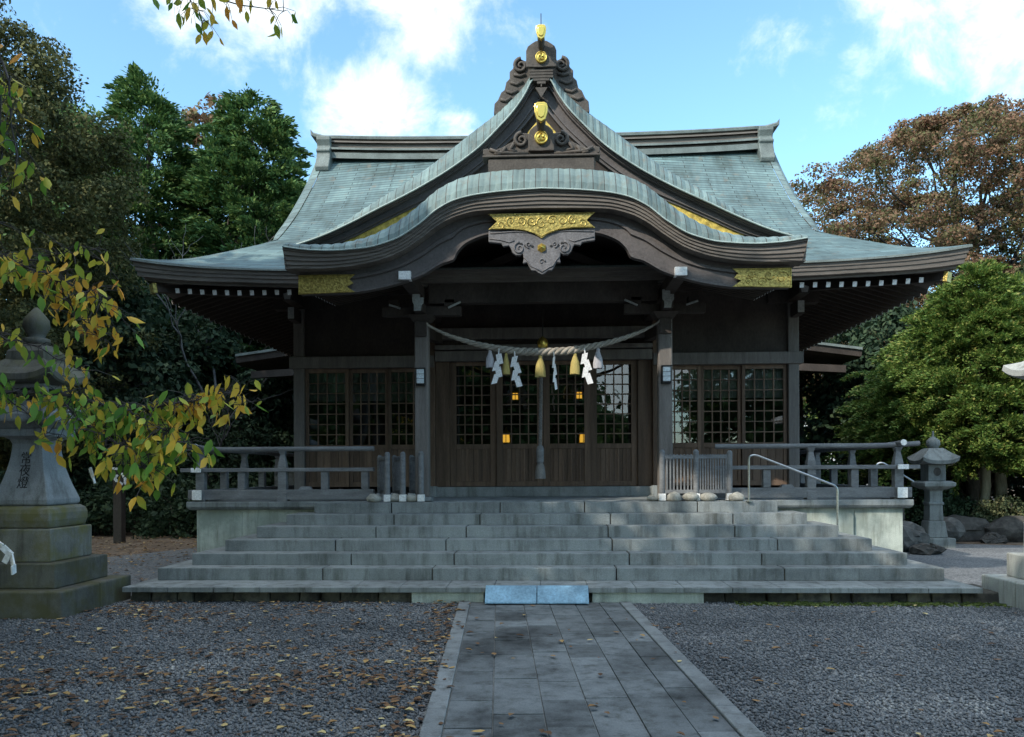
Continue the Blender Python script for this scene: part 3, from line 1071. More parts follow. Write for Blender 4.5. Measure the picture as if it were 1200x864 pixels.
# main ridge
mb = MB()
RX = 4.62


def ridge_lift(x):
    return 0.10 * (abs(x) / 4.9) ** 3


xs = np.linspace(-4.55, 4.55, 25)
for (z0, z1, hw, mi) in ((8.28, 8.40, 0.30, 0), (8.40, 8.455, 0.25, 1), (8.457, 8.50, 0.33, 0), (8.50, 8.62, 0.24, 1), (8.62, 8.655, 0.30, 1), (8.657, 8.70, 0.24, 1)):
    lo = [[(x, 17.5 - hw, z0 + ridge_lift(x)) for x in xs], [(x, 17.5 - hw, z1 + ridge_lift(x)) for x in xs], [(x, 17.5 + hw, z1 + ridge_lift(x)) for x in xs], [(x, 17.5 + hw, z0 + ridge_lift(x)) for x in xs]]
    mb.loft(lo, mi=mi)
ridge = mb.build('ridge', [M['copper_plain'], M['fascia']], main_roof)
mb = MB()
xs = np.linspace(-4.95, 4.95, 41)


def cap_lift(x):
    a = abs(x)
    return ridge_lift(x) + (0.06 * max(0, (a - 4.55) / 0.4) ** 2)


ring = [(-0.30, 0.0), (-0.31, 0.05), (-0.22, 0.10), (0, 0.135), (0.22, 0.10), (0.31, 0.05), (0.30, 0.0), (-0.30, 0.0)]
lo = [[(x, 17.5 + a * (1 if abs(x) < 4.6 else 0.8), 8.702 + b + cap_lift(x)) for x in xs] for a, b in ring]
mb.loft(lo)
for sg in (-1, 1):
    mb.prism([(sg * 4.93, 8.70 + cap_lift(4.95)), (sg * 4.98, 8.72 + cap_lift(4.95)), (sg * 4.985, 8.84 + cap_lift(4.95)), (sg * 4.95, 8.80 + cap_lift(4.95))], 17.25, 17.75)
mb.build('ridge_cap', M['copper_plain'], main_roof)
for sg in (-1, 1):
    mb = MB()
    prof = [(17.16, 8.60), (17.10, 8.72), (17.10, 8.80), (17.9, 8.80), (17.9, 8.0), (17.2, 8.0), (17.02, 8.02), (16.98, 8.10), (17.10, 8.36), (17.12, 8.44), (17.08, 8.47), (17.08, 8.52), (17.14, 8.55)]
    n = len(prof)
    v = [(sg * 4.52, y, z) for y, z in prof] + [(sg * 4.82, y, z) for y, z in prof]
    mb.add(v, [tuple(range(n)), tuple(range(2 * n - 1, n - 1, -1))] + [(i, i + n, (i + 1) % n + n, (i + 1) % n) for i in range(n)])
    mb.build('ridge_end_block', M['copper_plain'], main_roof, bevel=0.02)

# main eave fascia (three laminated layers), all round


def eave_line(inset, dz, y_end=None):
    pts = []
    for s in np.linspace(-1, 1, 41):
        pts.append((s * (EX - inset), EY0 + inset, EZ + dz + float(upturn(np.array(abs(s)), 0)) - 0.075 * max(0, (abs(s) - 0.75) / 0.25) * (1 if dz < -0.02 else 0) * (abs(dz) / 0.25)))
    for s in np.linspace(-1, 1, 41)[1:]:
        pts.append((EX - inset, 17.5 + s * (5.1 - inset), EZ + dz + float(upturn(np.array(abs(s)), 0))))
    for s in np.linspace(1, -1, 41)[1:]:
        pts.append((s * (EX - inset), EY1 - inset, EZ + dz + float(upturn(np.array(abs(s)), 0))))
    for s in np.linspace(1, -1, 41)[1:]:
        pts.append((-(EX - inset), 17.5 + s * (5.1 - inset), EZ + dz + float(upturn(np.array(abs(s)), 0))))
    return pts


mb = MB()
mb.loft([eave_line(0, 0), eave_line(-0.005, -0.03)], mi=1)
mb.loft([eave_line(-0.005, -0.03), eave_line(0.03, -0.032), eave_line(0.035, -0.09), eave_line(0.05, -0.092), eave_line(0.055, -0.145), eave_line(0.07, -0.147), eave_line(0.08, -0.205), eave_line(0.15, -0.215), eave_line(0.16, -0.25), eave_line(0.5, -0.20)])
mb.build('eave_fascia', [M['fascia'], M['copper_plain']], hall)
# soffit
mb = MB()


def soff(inset, z):
    return [(s * (EX - inset), EY0 + inset, z + float(upturn(np.array(abs(s)), inset * 1.2)) * 0.8) for s in np.linspace(-1, 1, 41)] + \
           [(EX - inset, 17.5 + s * (5.1 - inset), z + float(upturn(np.array(abs(s)), inset * 1.2)) * 0.8) for s in np.linspace(-1, 1, 41)[1:]] + \
           [(s * (EX - inset), EY1 - inset, z + float(upturn(np.array(abs(s)), inset * 1.2)) * 0.8) for s in np.linspace(1, -1, 41)[1:]] + \
           [(-(EX - inset), 17.5 + s * (5.1 - inset), z + float(upturn(np.array(abs(s)), inset * 1.2)) * 0.8) for s in np.linspace(1, -1, 41)[1:]]


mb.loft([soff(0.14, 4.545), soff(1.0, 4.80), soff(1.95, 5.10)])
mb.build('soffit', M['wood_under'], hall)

# rafters with white painted ends
first = None
for sg in (-1, 1):
    for i in range(11):
        x = sg * (3.80 + 0.2005 * i)
        lift = 0.05 * max(0, (i - 4) / 6) ** 2
        if first is None:
            mb = MB()
            mb.bar((0, 0, 0), (0, 1.95, 0.62), 0.062, 0.075)
            mb.bar((0, -0.006, 0), (0, -0.001, 0.0015), 0.064, 0.078, mi=1)
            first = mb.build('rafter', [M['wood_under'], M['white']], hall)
            first.location = (x, 12.68, 4.475 + lift)
        else:
            c = first.copy()
            COL.objects.link(c)
            c.location = (x, 12.68, 4.475 + lift)
# side eaves' rafters
mb = MB()
mb.bar((0, 0, 0), (-1.75, 0, 0.52), 0.062, 0.075)
mb.bar((0.006, 0, -0.001), (0.001, 0, 0), 0.064, 0.078, mi=1)
side_r = mb.build('rafter', [M['wood_under'], M['white']], hall)
side_r.location = (6.17, 13.3, 4.475)
for i in range(1, 34):
    c = side_r.copy()
    COL.objects.link(c)
    c.location = (6.17, 13.3 + 0.25 * i, 4.475)
mb = MB()
mb.bar((0, 0, 0), (1.75, 0, 0.52), 0.062, 0.075)
mb.bar((-0.006, 0, -0.001), (-0.001, 0, 0), 0.064, 0.078, mi=1)
side_l = mb.build('rafter', [M['wood_under'], M['white']], hall)
side_l.location = (-6.17, 13.3, 4.475)
for i in range(1, 34):
    c = side_l.copy()
    COL.objects.link(c)
    c.location = (-6.17, 13.3 + 0.25 * i, 4.475)
for sg in (-1, 1):
    mb = MB()
    mb.bar((sg * 6.16, 12.66, 4.56), (sg * 4.6, 14.6, 4.86), 0.15, 0.13)
    mb.bar((sg * 6.20, 12.62, 4.552), (sg * 6.16, 12.66, 4.56), 0.165, 0.15, mi=1)
    mb.build('hip_rafter', [M['wood_dark'], M['gold']], hall)
# bracket arms on the outer hall columns, painted ends to the front
for sg in (-1, 1):
    mb = MB()
    x = sg * 4.46
    mb.box(x - 0.06, x + 0.06, 14.2, 14.6, 4.33, 4.56)
    mb.add([(x - 0.055, 14.195, 4.35), (x + 0.055, 14.195, 4.35), (x + 0.055, 14.195, 4.55), (x - 0.055, 14.195, 4.55)], [(0, 1, 2, 3)], mi=1)
    mb.box(x - 0.09, x + 0.09, 14.0, 14.6, 4.64, 4.82)
    mb.add([(x - 0.05, 13.995, 4.65), (x + 0.05, 13.995, 4.65), (x + 0.085, 13.995, 4.81), (x - 0.085, 13.995, 4.81)], [(0, 1, 2, 3)], mi=1)
    mb.box(x - 0.45, x + 0.45, 14.61, 14.83, 4.6, 4.82)
    mb.build('bracket', [M['wood_dark'], M['offwhite']], hall, bevel=0.004)
mb = MB()
mb.box(-4.9, 4.9, 14.55, 14.85, 4.84, 5.05)
mb.build('wall_plate', M['wood_dark'], hall)

# ---- big triangular gable (chidori-hafu)
GY = 13.2
g_out = spline([(0, 8.235), (0.168, 8.18), (0.274, 8.03), (0.50, 7.80), (0.77, 7.56), (1.155, 7.27), (1.45, 7.04), (1.81, 6.765), (2.2, 6.50), (2.66, 6.22), (3.05, 5.97), (3.4, 5.74), (3.8, 5.55), (4.2, 5.42)])
g_band = spline([(0, 8.10), (0.15, 7.98), (0.27, 7.76), (0.42, 7.54), (0.705, 7.225), (1.01, 6.926), (1.32, 6.69), (1.66, 6.47), (2.17, 6.19), (2.73, 5.92), (3.18, 5.70), (3.7, 5.48), (4.2, 5.325)])
g_board = spline([(0, 7.70), (0.306, 7.313), (0.65, 6.98), (0.96, 6.715), (1.32, 6.444), (1.79, 6.165), (2.24, 5.97), (2.73, 5.74), (3.2, 5.52), (3.7, 5.34), (4.2, 5.20)])
xs = np.concatenate([np.linspace(-4.2, -0.3, 40), np.linspace(-0.27, 0.27, 9), np.linspace(0.3, 4.2, 40)])
mb = MB()
bxs, bph, bper = arc_xs(g_band, 4.2)
sc_ = 0.009
lo = [sym(g_band, bxs, GY)]
for t, yo in ((0.25, 0.035), (0.55, 0.10), (0.8, 0.18)):
    f_ = lambda q, t=t: g_band(q) * (1 - t) + g_out(q) * t
    lo.append([(x, GY + yo - sc_ * p, float(f_(abs(x))[0]) + 0.015 + sc_ * p) for x, p in zip(bxs, bph)])
lo.append([(x, GY + 0.27, float(g_out(abs(x))[0]) + 0.6 * sc_ * p) for x, p in zip(bxs, bph)])
mb.loft(lo)
for k in range(len(mb.uv)):
    mb.uv[k] = [(a * 0.24 / bper, b + 0.05) for a, b in mb.uv[k]]
M['copper_rim'] = simple('bright_copper_drip_edge', (0.33, 0.40, 0.375), 0.55, var=0.25)
rim = MB()
rim.tube([(x, GY - 0.004, z + 0.006) for x, _, z in sym(g_band, bxs, GY)], 0.014, 6)
gable = mb.build('gable_roof_edge', M['copper_band'], hall)
rim.build('drip_edge', M['copper_rim'], gable, smooth=True)
mb = MB()
bk = sym(g_out, xs, 17.3)
mb.loft([[(p[0], GY + 0.271, p[2] + 0.001) for p in sym(g_out, xs, 0)], [(p[0], 17.3, p[2] + 0.001) for p in bk]])
# courses run along the ridge direction: swap uv
for k in range(len(mb.uv)):
    mb.uv[k] = [(b, a) for a, b in mb.uv[k]]
mb.build('gable_roof', M['copper'], hall)
# layered fascia and bargeboard


def between(f1, f2, t):
    return lambda q: f1(q) * (1 - t) + f2(q) * t


mb = MB()
F = []
for t0, t1, yo in ((0.0, 0.10, 0.05), (0.10, 0.20, 0.10), (0.20, 0.72, 0.19), (0.72, 0.80, 0.16), (0.80, 1.0, 0.20)):
    F.append([(x, GY + yo, z) for x, _, z in sym(between(g_band, g_board, t0), xs, 0)])
    F.append([(x, GY + yo, z) for x, _, z in sym(between(g_band, g_board, t1), xs, 0)])
F.append([(x, GY + 0.26, z + 0.0) for x, _, z in sym(g_board, xs, 0)])
F.append([(x, GY + 0.30, z + 0.25) for x, _, z in sym(g_board, xs, 0)])
mb.loft([[(x, GY + 0.004, z + 0.002) for x, _, z in sym(g_band, xs, 0)]] + F)
mb.build('gable_bargeboard', M['wood_board'], hall)
# gable wall
gw = [(x, float(g_board(abs(x))[0]) + 0.12) for x in np.linspace(-3.9, 3.9, 61)]
mb = MB()
mb.prism(gw + [(3.9, 4.9), (-3.9, 4.9)], GY + 0.28, GY + 0.36)
mb.build('gable_wall', M['wood_dark'], hall)
for sg in (-1, 1):
    mb = MB()
    mb.prism([(sg * x, z) for x, z in ((1.85, 5.55), (1.85, 6.22), (2.1, 6.10), (2.5, 5.92), (2.9, 5.72), (3.3, 5.52), (3.3, 5.2), (2.2, 5.2))], GY + 0.235, GY + 0.275)
    mb.build('gilt_panel', M['gold_leaf'], hall)
mb = MB()
mb.prism([(-0.42, 6.85), (0.42, 6.85), (0.22, 7.25), (0, 7.5), (-0.22, 7.25)], GY + 0.23, GY + 0.275)
mb.build('gilt_panel', M['gold_leaf'], hall)
# ribbed apex plate
mb = MB()
for k in range(6):
    za, zb = 8.14 - k * 0.045, 8.14 - (k + 1) * 0.045
    w = 0.19 if k < 3 else 0.19 - 0.06 * (k - 2)
    mb.box(-w, w, GY - 0.055 + 0.008 * k, GY + 0.05, zb + 0.004, za)
mb.prism([(-0.10, 7.868), (0.10, 7.868), (0, 7.70)], GY - 0.005, GY + 0.05)
mb.build('apex_plate', M['carving'], hall, bevel=0.004)


def volute(mb, cx, cz, y, r, turns, sg, thick, a0=0.0):
    pts, rad = [], []
    n = int(turns * 18)
    for i in range(n + 1):
        t = i / n
        a = a0 + sg * t * turns * 2 * math.pi
        rr = r * (1 - 0.86 * t)
        pts.append((cx + rr * math.cos(a), y, cz + rr * math.sin(a)))
        rad.append(thick * (1 - 0.5 * t))
    mb.tube(pts, rad, 6)


def crest(mb, cx, cz, y, r):
    """gilt three-comma crest"""
    n = 28
    v = [(cx + r * math.cos(2 * math.pi * k / n), y + 0.02, cz + r * math.sin(2 * math.pi * k / n)) for k in range(n)]
    v2 = [(cx + r * math.cos(2 * math.pi * k / n), y - 0.02, cz + r * math.sin(2 * math.pi * k / n)) for k in range(n)]
    mb.add(v + v2, [tuple(range(n, 2 * n))] + [(k, n + k, n + (k + 1) % n, (k + 1) % n)[::-1] for k in range(n)])
    mb.tube([(cx + r * 0.93 * math.cos(2 * math.pi * k / 24), y - 0.022, cz + r * 0.93 * math.sin(2 * math.pi * k / 24)) for k in range(25)], r * 0.09, 6)
    for j in range(3):
        pts, rad = [], []
        for i in range(10):
            t = i / 9
            a = j * 2.094 + t * 2.4
            rr = r * (0.30 + 0.45 * t)
            pts.append((cx + rr * math.cos(a), y - 0.026, cz + rr * math.sin(a)))
            rad.append(r * (0.24 * (1 - t) + 0.03))
        mb.tube(pts, rad, 6)


def toribusuma(parent, base, tip, r, s):
    """curved dark horn with a gilt shield on its end"""
    mb = MB()
    b, t = Vector(base), Vector(tip)
    c = Vector((b.x, b.y - 0.10 * s, (b.z + t.z) / 2 - 0.03 * s))
    pts = []
    for i in range(9):
        u = i / 8
        pts.append(b * (1 - u) ** 2 + c * 2 * u * (1 - u) + t * u * u)
    mb.tube(pts, [r * (0.75 + 0.35 * i / 8) for i in range(9)], 12)
    horn = mb.build('ridge_horn', M['carving'], parent, smooth=True)
    mb = MB()
    w, h = r * 1.42, r * 3.7
    pl = [(-w * 0.85, h * 0.42), (-w, h * 0.22), (-w * 0.92, -h * 0.08), (-w * 0.6, -h * 0.46), (0, -h * 0.6), (w * 0.6, -h * 0.46), (w * 0.92, -h * 0.08), (w, h * 0.22), (w * 0.85, h * 0.42), (w * 0.5, h * 0.5), (-w * 0.5, h * 0.5)]
    mb.prism([(t.x + a, t.z + q) for a, q in pl], t.y - 0.05, t.y + 0.015)
    mb.prism([(t.x + a * 0.68, t.z + q * 0.68) for a, q in pl], t.y - 0.065, t.y - 0.049)
    mb.build('gilt_cap', M['gold_smooth'], horn, bevel=0.012)


def ornament(px, cx, cz, s, y, hump, crest_pt, crest_r, vol, fins, outline, horn_base, horn_tip, horn_r, wb=0.0):
    def q(u, v):
        return ((u - cx) * s + px, cz - v * s)
    mb = MB()
    full = [q(u, v) for u, v in outline] + [q(2 * cx - u, v) for u, v in reversed(outline)]
    mb.prism(full, y - 0.05 + wb, y + 0.12 + wb)
    mb.prism([q(u, v) for u, v in hump] + [q(2 * cx - u, v) for u, v in reversed(hump)], y - 0.11, y - 0.04)
    body = mb.build('ridge_ornament', M['carving'], hall, bevel=0.012)
    for sg in (-1, 1):
        mb = MB()
        for (u, v, r, th) in vol:
            c = q(cx + sg * (u - cx), v)
            volute(mb, c[0], c[1], y - 0.07 + wb, r * s, 1.5, sg, th, math.pi / 2)
        for pl in fins:
            mb.tube([(q(cx + sg * (u - cx), v)[0], y - 0.06 + wb, q(0, v)[1]) for u, v in pl], 0.026, 6)
        mb.build('scroll', M['carving'], body, smooth=True)
    mb = MB()
    c = q(*crest_pt)
    crest(mb, c[0], c[1], y - 0.125, crest_r * s)
    mb.build('gilt_crest', M['gold_smooth'], body)
    toribusuma(body, horn_base, horn_tip, horn_r, 1.0)
    return body


# on the gable apex
def shift_z(z_at, v_at, s):
    return z_at + v_at * s


ornament(0.0, 635.5, shift_z(8.30, 75, 0.0140), 0.0140, 13.22,
         [(635.5, 54), (629, 55), (624, 58), (620, 61), (618, 66), (618, 85), (635.5, 85)],
         (635.5, 75), 6.6, [(611.5, 74, 8.5, 0.034)],
         [[(603, 84), (610, 86), (617, 84)], [(599, 93), (606, 96), (614, 92)], [(594, 103), (600, 106), (608, 103)], [(587, 113), (593, 115), (600, 111)]],
         [(635.5, 56), (620, 60), (617, 68), (611, 65), (604, 68), (602, 76), (598, 80), (598, 88), (594, 92), (592, 101), (588, 104), (584, 113), (580, 117), (579, 129), (588, 136), (601, 124), (613, 110), (622, 98), (628, 86), (635.5, 85)],
         (0, 13.18, 8.44), (0, 12.88, 8.585), 0.058, 0.22)
mb = MB()
mb.tube([(0.0, 12.9, 8.6), (0.0, 12.9, 8.90)], 0.008, 6)
mb.build('lightning_rod', M['black_metal'], hall)

# ---- curved porch gable (karahafu)
KY = 11.0
k_top = spline([(0, 5.865), (0.57, 5.842), (1.045, 5.772), (1.41, 5.62), (1.665, 5.42), (1.86, 5.26), (2.11, 5.09), (2.5, 4.905), (2.99, 4.815), (3.3, 4.815), (3.58, 4.835)])
k_band = spline([(0, 5.457), (0.40, 5.437), (0.863, 5.393), (1.178, 5.322), (1.424, 5.20), (1.69, 4.99), (2.024, 4.795), (2.424, 4.69), (2.9, 4.66), (3.2, 4.675), (3.56, 4.725)])
k_fas = spline([(0, 5.23), (0.25, 5.226), (0.87, 5.205), (1.21, 5.125), (1.43, 5.012), (1.68, 4.829), (1.96, 4.655), (2.3, 4.535), (2.756, 4.462), (3.1, 4.445), (3.53, 4.445)])
k_brd = spline([(0, 4.97), (0.55, 4.96), (0.75, 4.94), (1.037, 4.838), (1.185, 4.70), (1.235, 4.60), (1.395, 4.545), (1.68, 4.385), (1.97, 4.284), (2.35, 4.195), (2.7, 4.15), (3.41, 4.135)])
xs = np.linspace(-3.56, 3.56, 97)
mb = MB()
bxs, bph, bper = arc_xs(k_band, 3.56)
lo = [sym(k_band, bxs, KY)]
for t, yo in ((0.22, 0.03), (0.5, 0.10), (0.8, 0.22)):
    f_ = lambda q, t=t: k_band(q) * (1 - t) + k_top(q) * t
    lo.append([(x, KY + yo - sc_ * p, float(f_(abs(x))[0]) + 0.02 + sc_ * p) for x, p in zip(bxs, bph)])
lo.append([(x, KY + 0.36, float(k_top(abs(x))[0]) + 0.6 * sc_ * p) for x, p in zip(bxs, bph)])
mb.loft(lo)
for k in range(len(mb.uv)):
    mb.uv[k] = [(a * 0.24 / bper, b + 0.05) for a, b in mb.uv[k]]
rim = MB()
rim.tube([(x, KY - 0.004, z + 0.004) for x, _, z in sym(k_band, bxs, KY)], 0.011, 6)
porch = mb.build('porch_roof_edge', M['copper_band'], hall, smooth=False)
rim.build('drip_edge', M['copper_rim'], porch, smooth=True)
mb = MB()
a = [(x, KY + 0.361, z + 0.001) for x, _, z in sym(k_top, xs, 0)]
b = [(x, 13.52, z + 0.02) for x, _, z in sym(k_top, xs, 0)]
mb.loft([a, b])
for k in range(len(mb.uv)):
    mb.uv[k] = [(q, p) for p, q in mb.uv[k]]
mb.build('porch_roof', M['copper'], hall)
mb = MB()
F = [sym(k_band, xs, KY + 0.002), sym(k_band, xs, KY + 0.02)]
for t0, t1, yo in ((0.0, 0.12, 0.018), (0.12, 0.34, 0.04), (0.34, 0.58, 0.06), (0.58, 0.80, 0.08), (0.80, 1.0, 0.10)):
    F.append([(x, KY + yo, z) for x, _, z in sym(between(k_band, k_fas, t0), xs, 0)])
    F.append([(x, KY + yo, z) for x, _, z in sym(between(k_band, k_fas, t1), xs, 0)])
F.append([(x, KY + 0.40, z) for x, _, z in sym(k_fas, xs, 0)])
mb.loft(F)
# returns along the two sides of the porch roof
for sg in (-1, 1):
    x = sg * 3.56
    zt, zb, zf = 4.835, 4.725, 4.445
    yb2 = 12.9
    mb.loft([[(x, KY, zb), (x, KY + 0.36, zt), (x, yb2, zt)], [(x, KY, zb - 0.035), (x, KY + 0.36, zb), (x, yb2, zt - 0.05)],
             [(x - sg * 0.02, KY + 0.05, zb - 0.16), (x - sg * 0.02, KY + 0.36, zb - 0.14), (x - sg * 0.02, yb2, zt - 0.18)],
             [(x - sg * 0.05, KY + 0.09, zf), (x - sg * 0.05, KY + 0.36, zf + 0.0), (x - sg * 0.05, yb2, zf + 0.12)],
             [(x - sg * 0.35, KY + 0.09, zf + 0.02), (x - sg * 0.35, KY + 0.36, zf + 0.02), (x - sg * 0.35, yb2, zf + 0.14)]])
mb.build('porch_fascia', M['fascia'], hall)
# bargeboard with cusp and small raised edge moulding
xb = np.concatenate([np.linspace(-3.41, -1.25, 40), np.linspace(-1.235, -1.03, 12), np.linspace(-1.0, 1.0, 31), np.linspace(1.03, 1.235, 12), np.linspace(1.25, 3.41, 40)])
top = lambda q: k_fas(q) + 0.03
mb = MB()
F = [[(x, KY + 0.31, z) for x, _, z in sym(top, xb, 0)]]
for t, yo in ((0.30, 0.31), (0.33, 0.285), (0.44, 0.285), (0.47, 0.32), (0.90, 0.325), (0.93, 0.305), (1.0, 0.305)):
    F.append([(x, KY + yo, z) for x, _, z in sym(between(top, k_brd, t), xb, 0)])
F.append([(x, KY + 0.43, z) for x, _, z in sym(k_brd, xb, 0)])
F.append([(x, KY + 0.43, z) for x, _, z in sym(top, xb, 0)])
mb.loft(F)
for sg in (-1, 1):
    x = sg * 3.41
    za, zb = float(top(3.41)[0]), float(k_brd(3.41)[0])
    mb.add([(x, KY + 0.305, zb), (x, KY + 0.43, zb), (x, KY + 0.43, za), (x, KY + 0.31, za)], [(0, 1, 2, 3)])
mb.build('porch_bargeboard', M['wood_board'], hall)
# porch ceiling: follows the curve inside, flares flat at the sides
ceil = lambda q: np.where(np.asarray(q) < 1.95, k_fas(q) - 0.02, 0)
mb = MB()
cx_ = np.linspace(-1.95, 1.95, 41)
mb.loft([[(x, KY + 0.44, z - 0.01) for x, _, z in sym(k_fas, cx_, 0)], [(x, 13.3, z - 0.01) for x, _, z in sym(k_fas, cx_, 0)]])
for sg in (-1, 1):
    mb.loft([[(sg * 1.9, KY + 0.44, 4.56), (sg * 3.5, KY + 0.44, 4.26)], [(sg * 1.9, 13.2, 4.66), (sg * 3.5, 13.2, 4.42)]])
mb.build('porch_ceiling', M['wood_under'], hall)
first = None
for sg in (-1, 1):
    for i in range(9):
        y = KY + 0.50 + 0.15 * i
        mb = MB()
        mb.bar((sg * 3.28, y, 4.19 + 0.012 * i), (sg * 1.95, y, 4.48 + 0.012 * i), 0.05, 0.06)
        mb.bar((sg * 3.286, y, 4.189 + 0.012 * i), (sg * 3.281, y, 4.19 + 0.012 * i), 0.052, 0.062, mi=1)
        mb.build('porch_rafter', [M['wood_under'], M['white']], hall)
# gilt corner plates on the bargeboard
for sg in (-1, 1):
    mb = MB()
    pl = [(3.425, 4.125), (3.425, 4.40), (2.62, 4.40), (2.70, 4.33), (2.64, 4.275), (2.74, 4.23), (2.62, 4.15)]
    mb.prism([(sg * a, b) for a, b in pl], KY + 0.270, KY + 0.284)
    for (a, b, r, dr) in ((3.30, 4.26, 0.095, 1), (3.12, 4.30, 0.07, -1), (3.02, 4.21, 0.065, 1), (2.88, 4.32, 0.055, -1), (2.84, 4.22, 0.05, 1)):
        volute(mb, sg * a, b, KY + 0.268, r, 1.3, dr * sg, 0.009)
    mb.tube([(sg * a, KY + 0.268, b) for a, b in ((3.41, 4.14), (3.41, 4.385), (2.66, 4.385))], 0.009, 5)
    mb.tube([(sg * a, KY + 0.268, b) for a, b in ((3.41, 4.14), (3.0, 4.145), (2.68, 4.165))], 0.009, 5)
    mb.build('gilt_plate', M['gold'], hall, bevel=0.004)
# carved pendant and its gilt plate
pk = 0.01185


def pq(u, v):
    return ((u - 635) * pk, 4.352 + (321 - v) * pk)


half = [(635, 270), (697, 270), (697, 283), (688, 284), (682, 285), (680, 288.5), (673, 287.5), (671, 291), (669, 296), (665, 299), (660, 299), (657, 297), (656, 303), (657, 308.5), (652, 307.5), (650, 312), (647, 317), (642, 317.5), (639, 320), (635, 322)]
mb = MB()
mb.prism([pq(*p) for p in half] + [pq(1270 - u, v) for u, v in reversed(half[1:-1])], KY + 0.205, KY + 0.280)
pend = mb.build('pendant', M['pendant'], hall, bevel=0.008)
mb = MB()
for sg in (-1, 1):
    c = pq(635 + sg * 26, 291)
    volute(mb, c[0], c[1], KY + 0.200, 0.085, 1.4, -sg, 0.016, math.pi / 2)
    c = pq(635 + sg * 15, 287)
    volute(mb, c[0], c[1], KY + 0.200, 0.045, 1.2, sg, 0.012, -math.pi / 2)
    mb.tube([(pq(635 + sg * u, v)[0], KY + 0.202, pq(0, v)[1]) for u, v in ((61, 279), (48, 281), (38, 284), (32, 282))], 0.010, 5)
    mb.tube([(pq(635 + sg * u, v)[0], KY + 0.202, pq(0, v)[1]) for u, v in ((1, 276), (12, 273), (30, 271.5), (60, 273))], 0.010, 5)
    mb.tube([(pq(635 + sg * u, v)[0], KY + 0.202, pq(0, v)[1]) for u, v in ((21, 301), (17, 305), (13, 312), (8, 314), (0, 319))], 0.010, 5)
volute(mb, 0, pq(0, 307)[1], KY + 0.200, 0.045, 1.0, 1, 0.012)
mb.build('carved_scroll', M['pendant'], pend, smooth=True)
mb = MB()
for sg in (-1, 1):
    for (u, v, r) in ((18, 288, 0.03), (24, 286, 0.022), (11, 289, 0.02)):
        c = pq(635 + sg * u, v)
        mb.prism([(c[0] + r * math.cos(t), c[1] + 0.7 * r * math.sin(t)) for t in np.linspace(0, 2 * math.pi, 12, endpoint=False)], KY + 0.196, KY + 0.206)
mb.build('pierced_hole', M['ink'], pend)
mb = MB()
hg = [(635, 251), (697, 251), (687, 260), (697, 269), (672, 269), (655, 271), (643, 275), (635, 280)]
mb.prism([pq(*p) for p in hg] + [pq(1270 - u, v) for u, v in reversed(hg[1:-1])], KY + 0.180, KY + 0.204)
for k in range(-4, 5):
    if k:
        c = pq(635 + k * 12, 260 if abs(k) < 4 else 264)
        volute(mb, c[0], c[1], KY + 0.178, 0.075 - 0.004 * abs(k), 1.3, (1 if k > 0 else -1) * (1 if k % 2 else -1), 0.010, 0.6 * k)
volute(mb, 0, pq(0, 263)[1], KY + 0.178, 0.08, 1.2, 1, 0.010, math.pi / 2)
for sg in (-1, 1):
    mb.tube([(pq(635 + sg * u, v)[0], KY + 0.178, pq(0, v)[1]) for u, v in ((0, 252), (60, 252))], 0.009, 5)
    mb.tube([(pq(635 + sg * u, v)[0], KY + 0.178, pq(0, v)[1]) for u, v in ((0, 278), (8, 274), (20, 270), (37, 268), (60, 268))], 0.009, 5)
pl = mb.build('gilt_plate', M['gold'], pend)
mb = MB()
c = pq(635, 291)
mb.lathe([(0.02, -0.04), (0.058, -0.03), (0.066, 0), (0.045, 0.03), (0.02, 0.05), (0.005, 0.06)], 0, 0, 6)
mb.v = [(x + c[0], KY + 0.200 - z, y + c[1]) for x, y, z in mb.v]
mb.build('gilt_boss', M['gold_smooth'], pend)

# ornament on the porch roof's crown
SO = 0.01205
ornament(0.0, 635, 6.264 + 172 * SO, SO, 11.42,
         [(635, 153), (631, 155), (626, 158), (622, 162), (620, 168), (620, 186), (635, 186)],
         (635, 172), 7.5, [(612, 172, 8.5, 0.03)],
         [[(603, 176), (598, 183), (606, 185)], [(594, 180), (589, 186), (597, 187)], [(586, 183), (581, 187), (588, 188)], [(575, 182), (585, 186), (620, 188)]],
         [(635, 155), (626, 158), (621, 164), (616, 163), (609, 163), (604, 167), (602, 173), (597, 175), (590, 179), (582, 182), (575, 183), (573, 180), (567, 181), (567, 187), (572, 190), (572, 200), (635, 200)],
         (0, 11.38, 6.36), (0, 11.08, 6.525), 0.066)
mb = MB()
mb.box(-0.74, 0.74, 11.30, 11.5, 5.80, 5.99)
mb.box(-0.82, 0.82, 11.27, 11.5, 6.0, 6.03)
mb.build('ornament_base', M['carving'], hall, bevel=0.01)
mb = MB()
mb.box(-0.30, 0.30, 11.36, 13.4, 5.80, 6.02)
mb.tube([(0, 11.4, 6.02), (0, 13.4, 6.02)], 0.16, 10)
mb.build('porch_ridge', M['copper_plain'], hall)
mb = MB()
mb.box(-0.16, 0.16, 13.3, 17.0, 8.05, 8.35)
mb.tube([(0, 13.3, 8.35), (0, 17.0, 8.35)], 0.17, 10)
mb.build('gable_ridge', M['copper_plain'], hall)

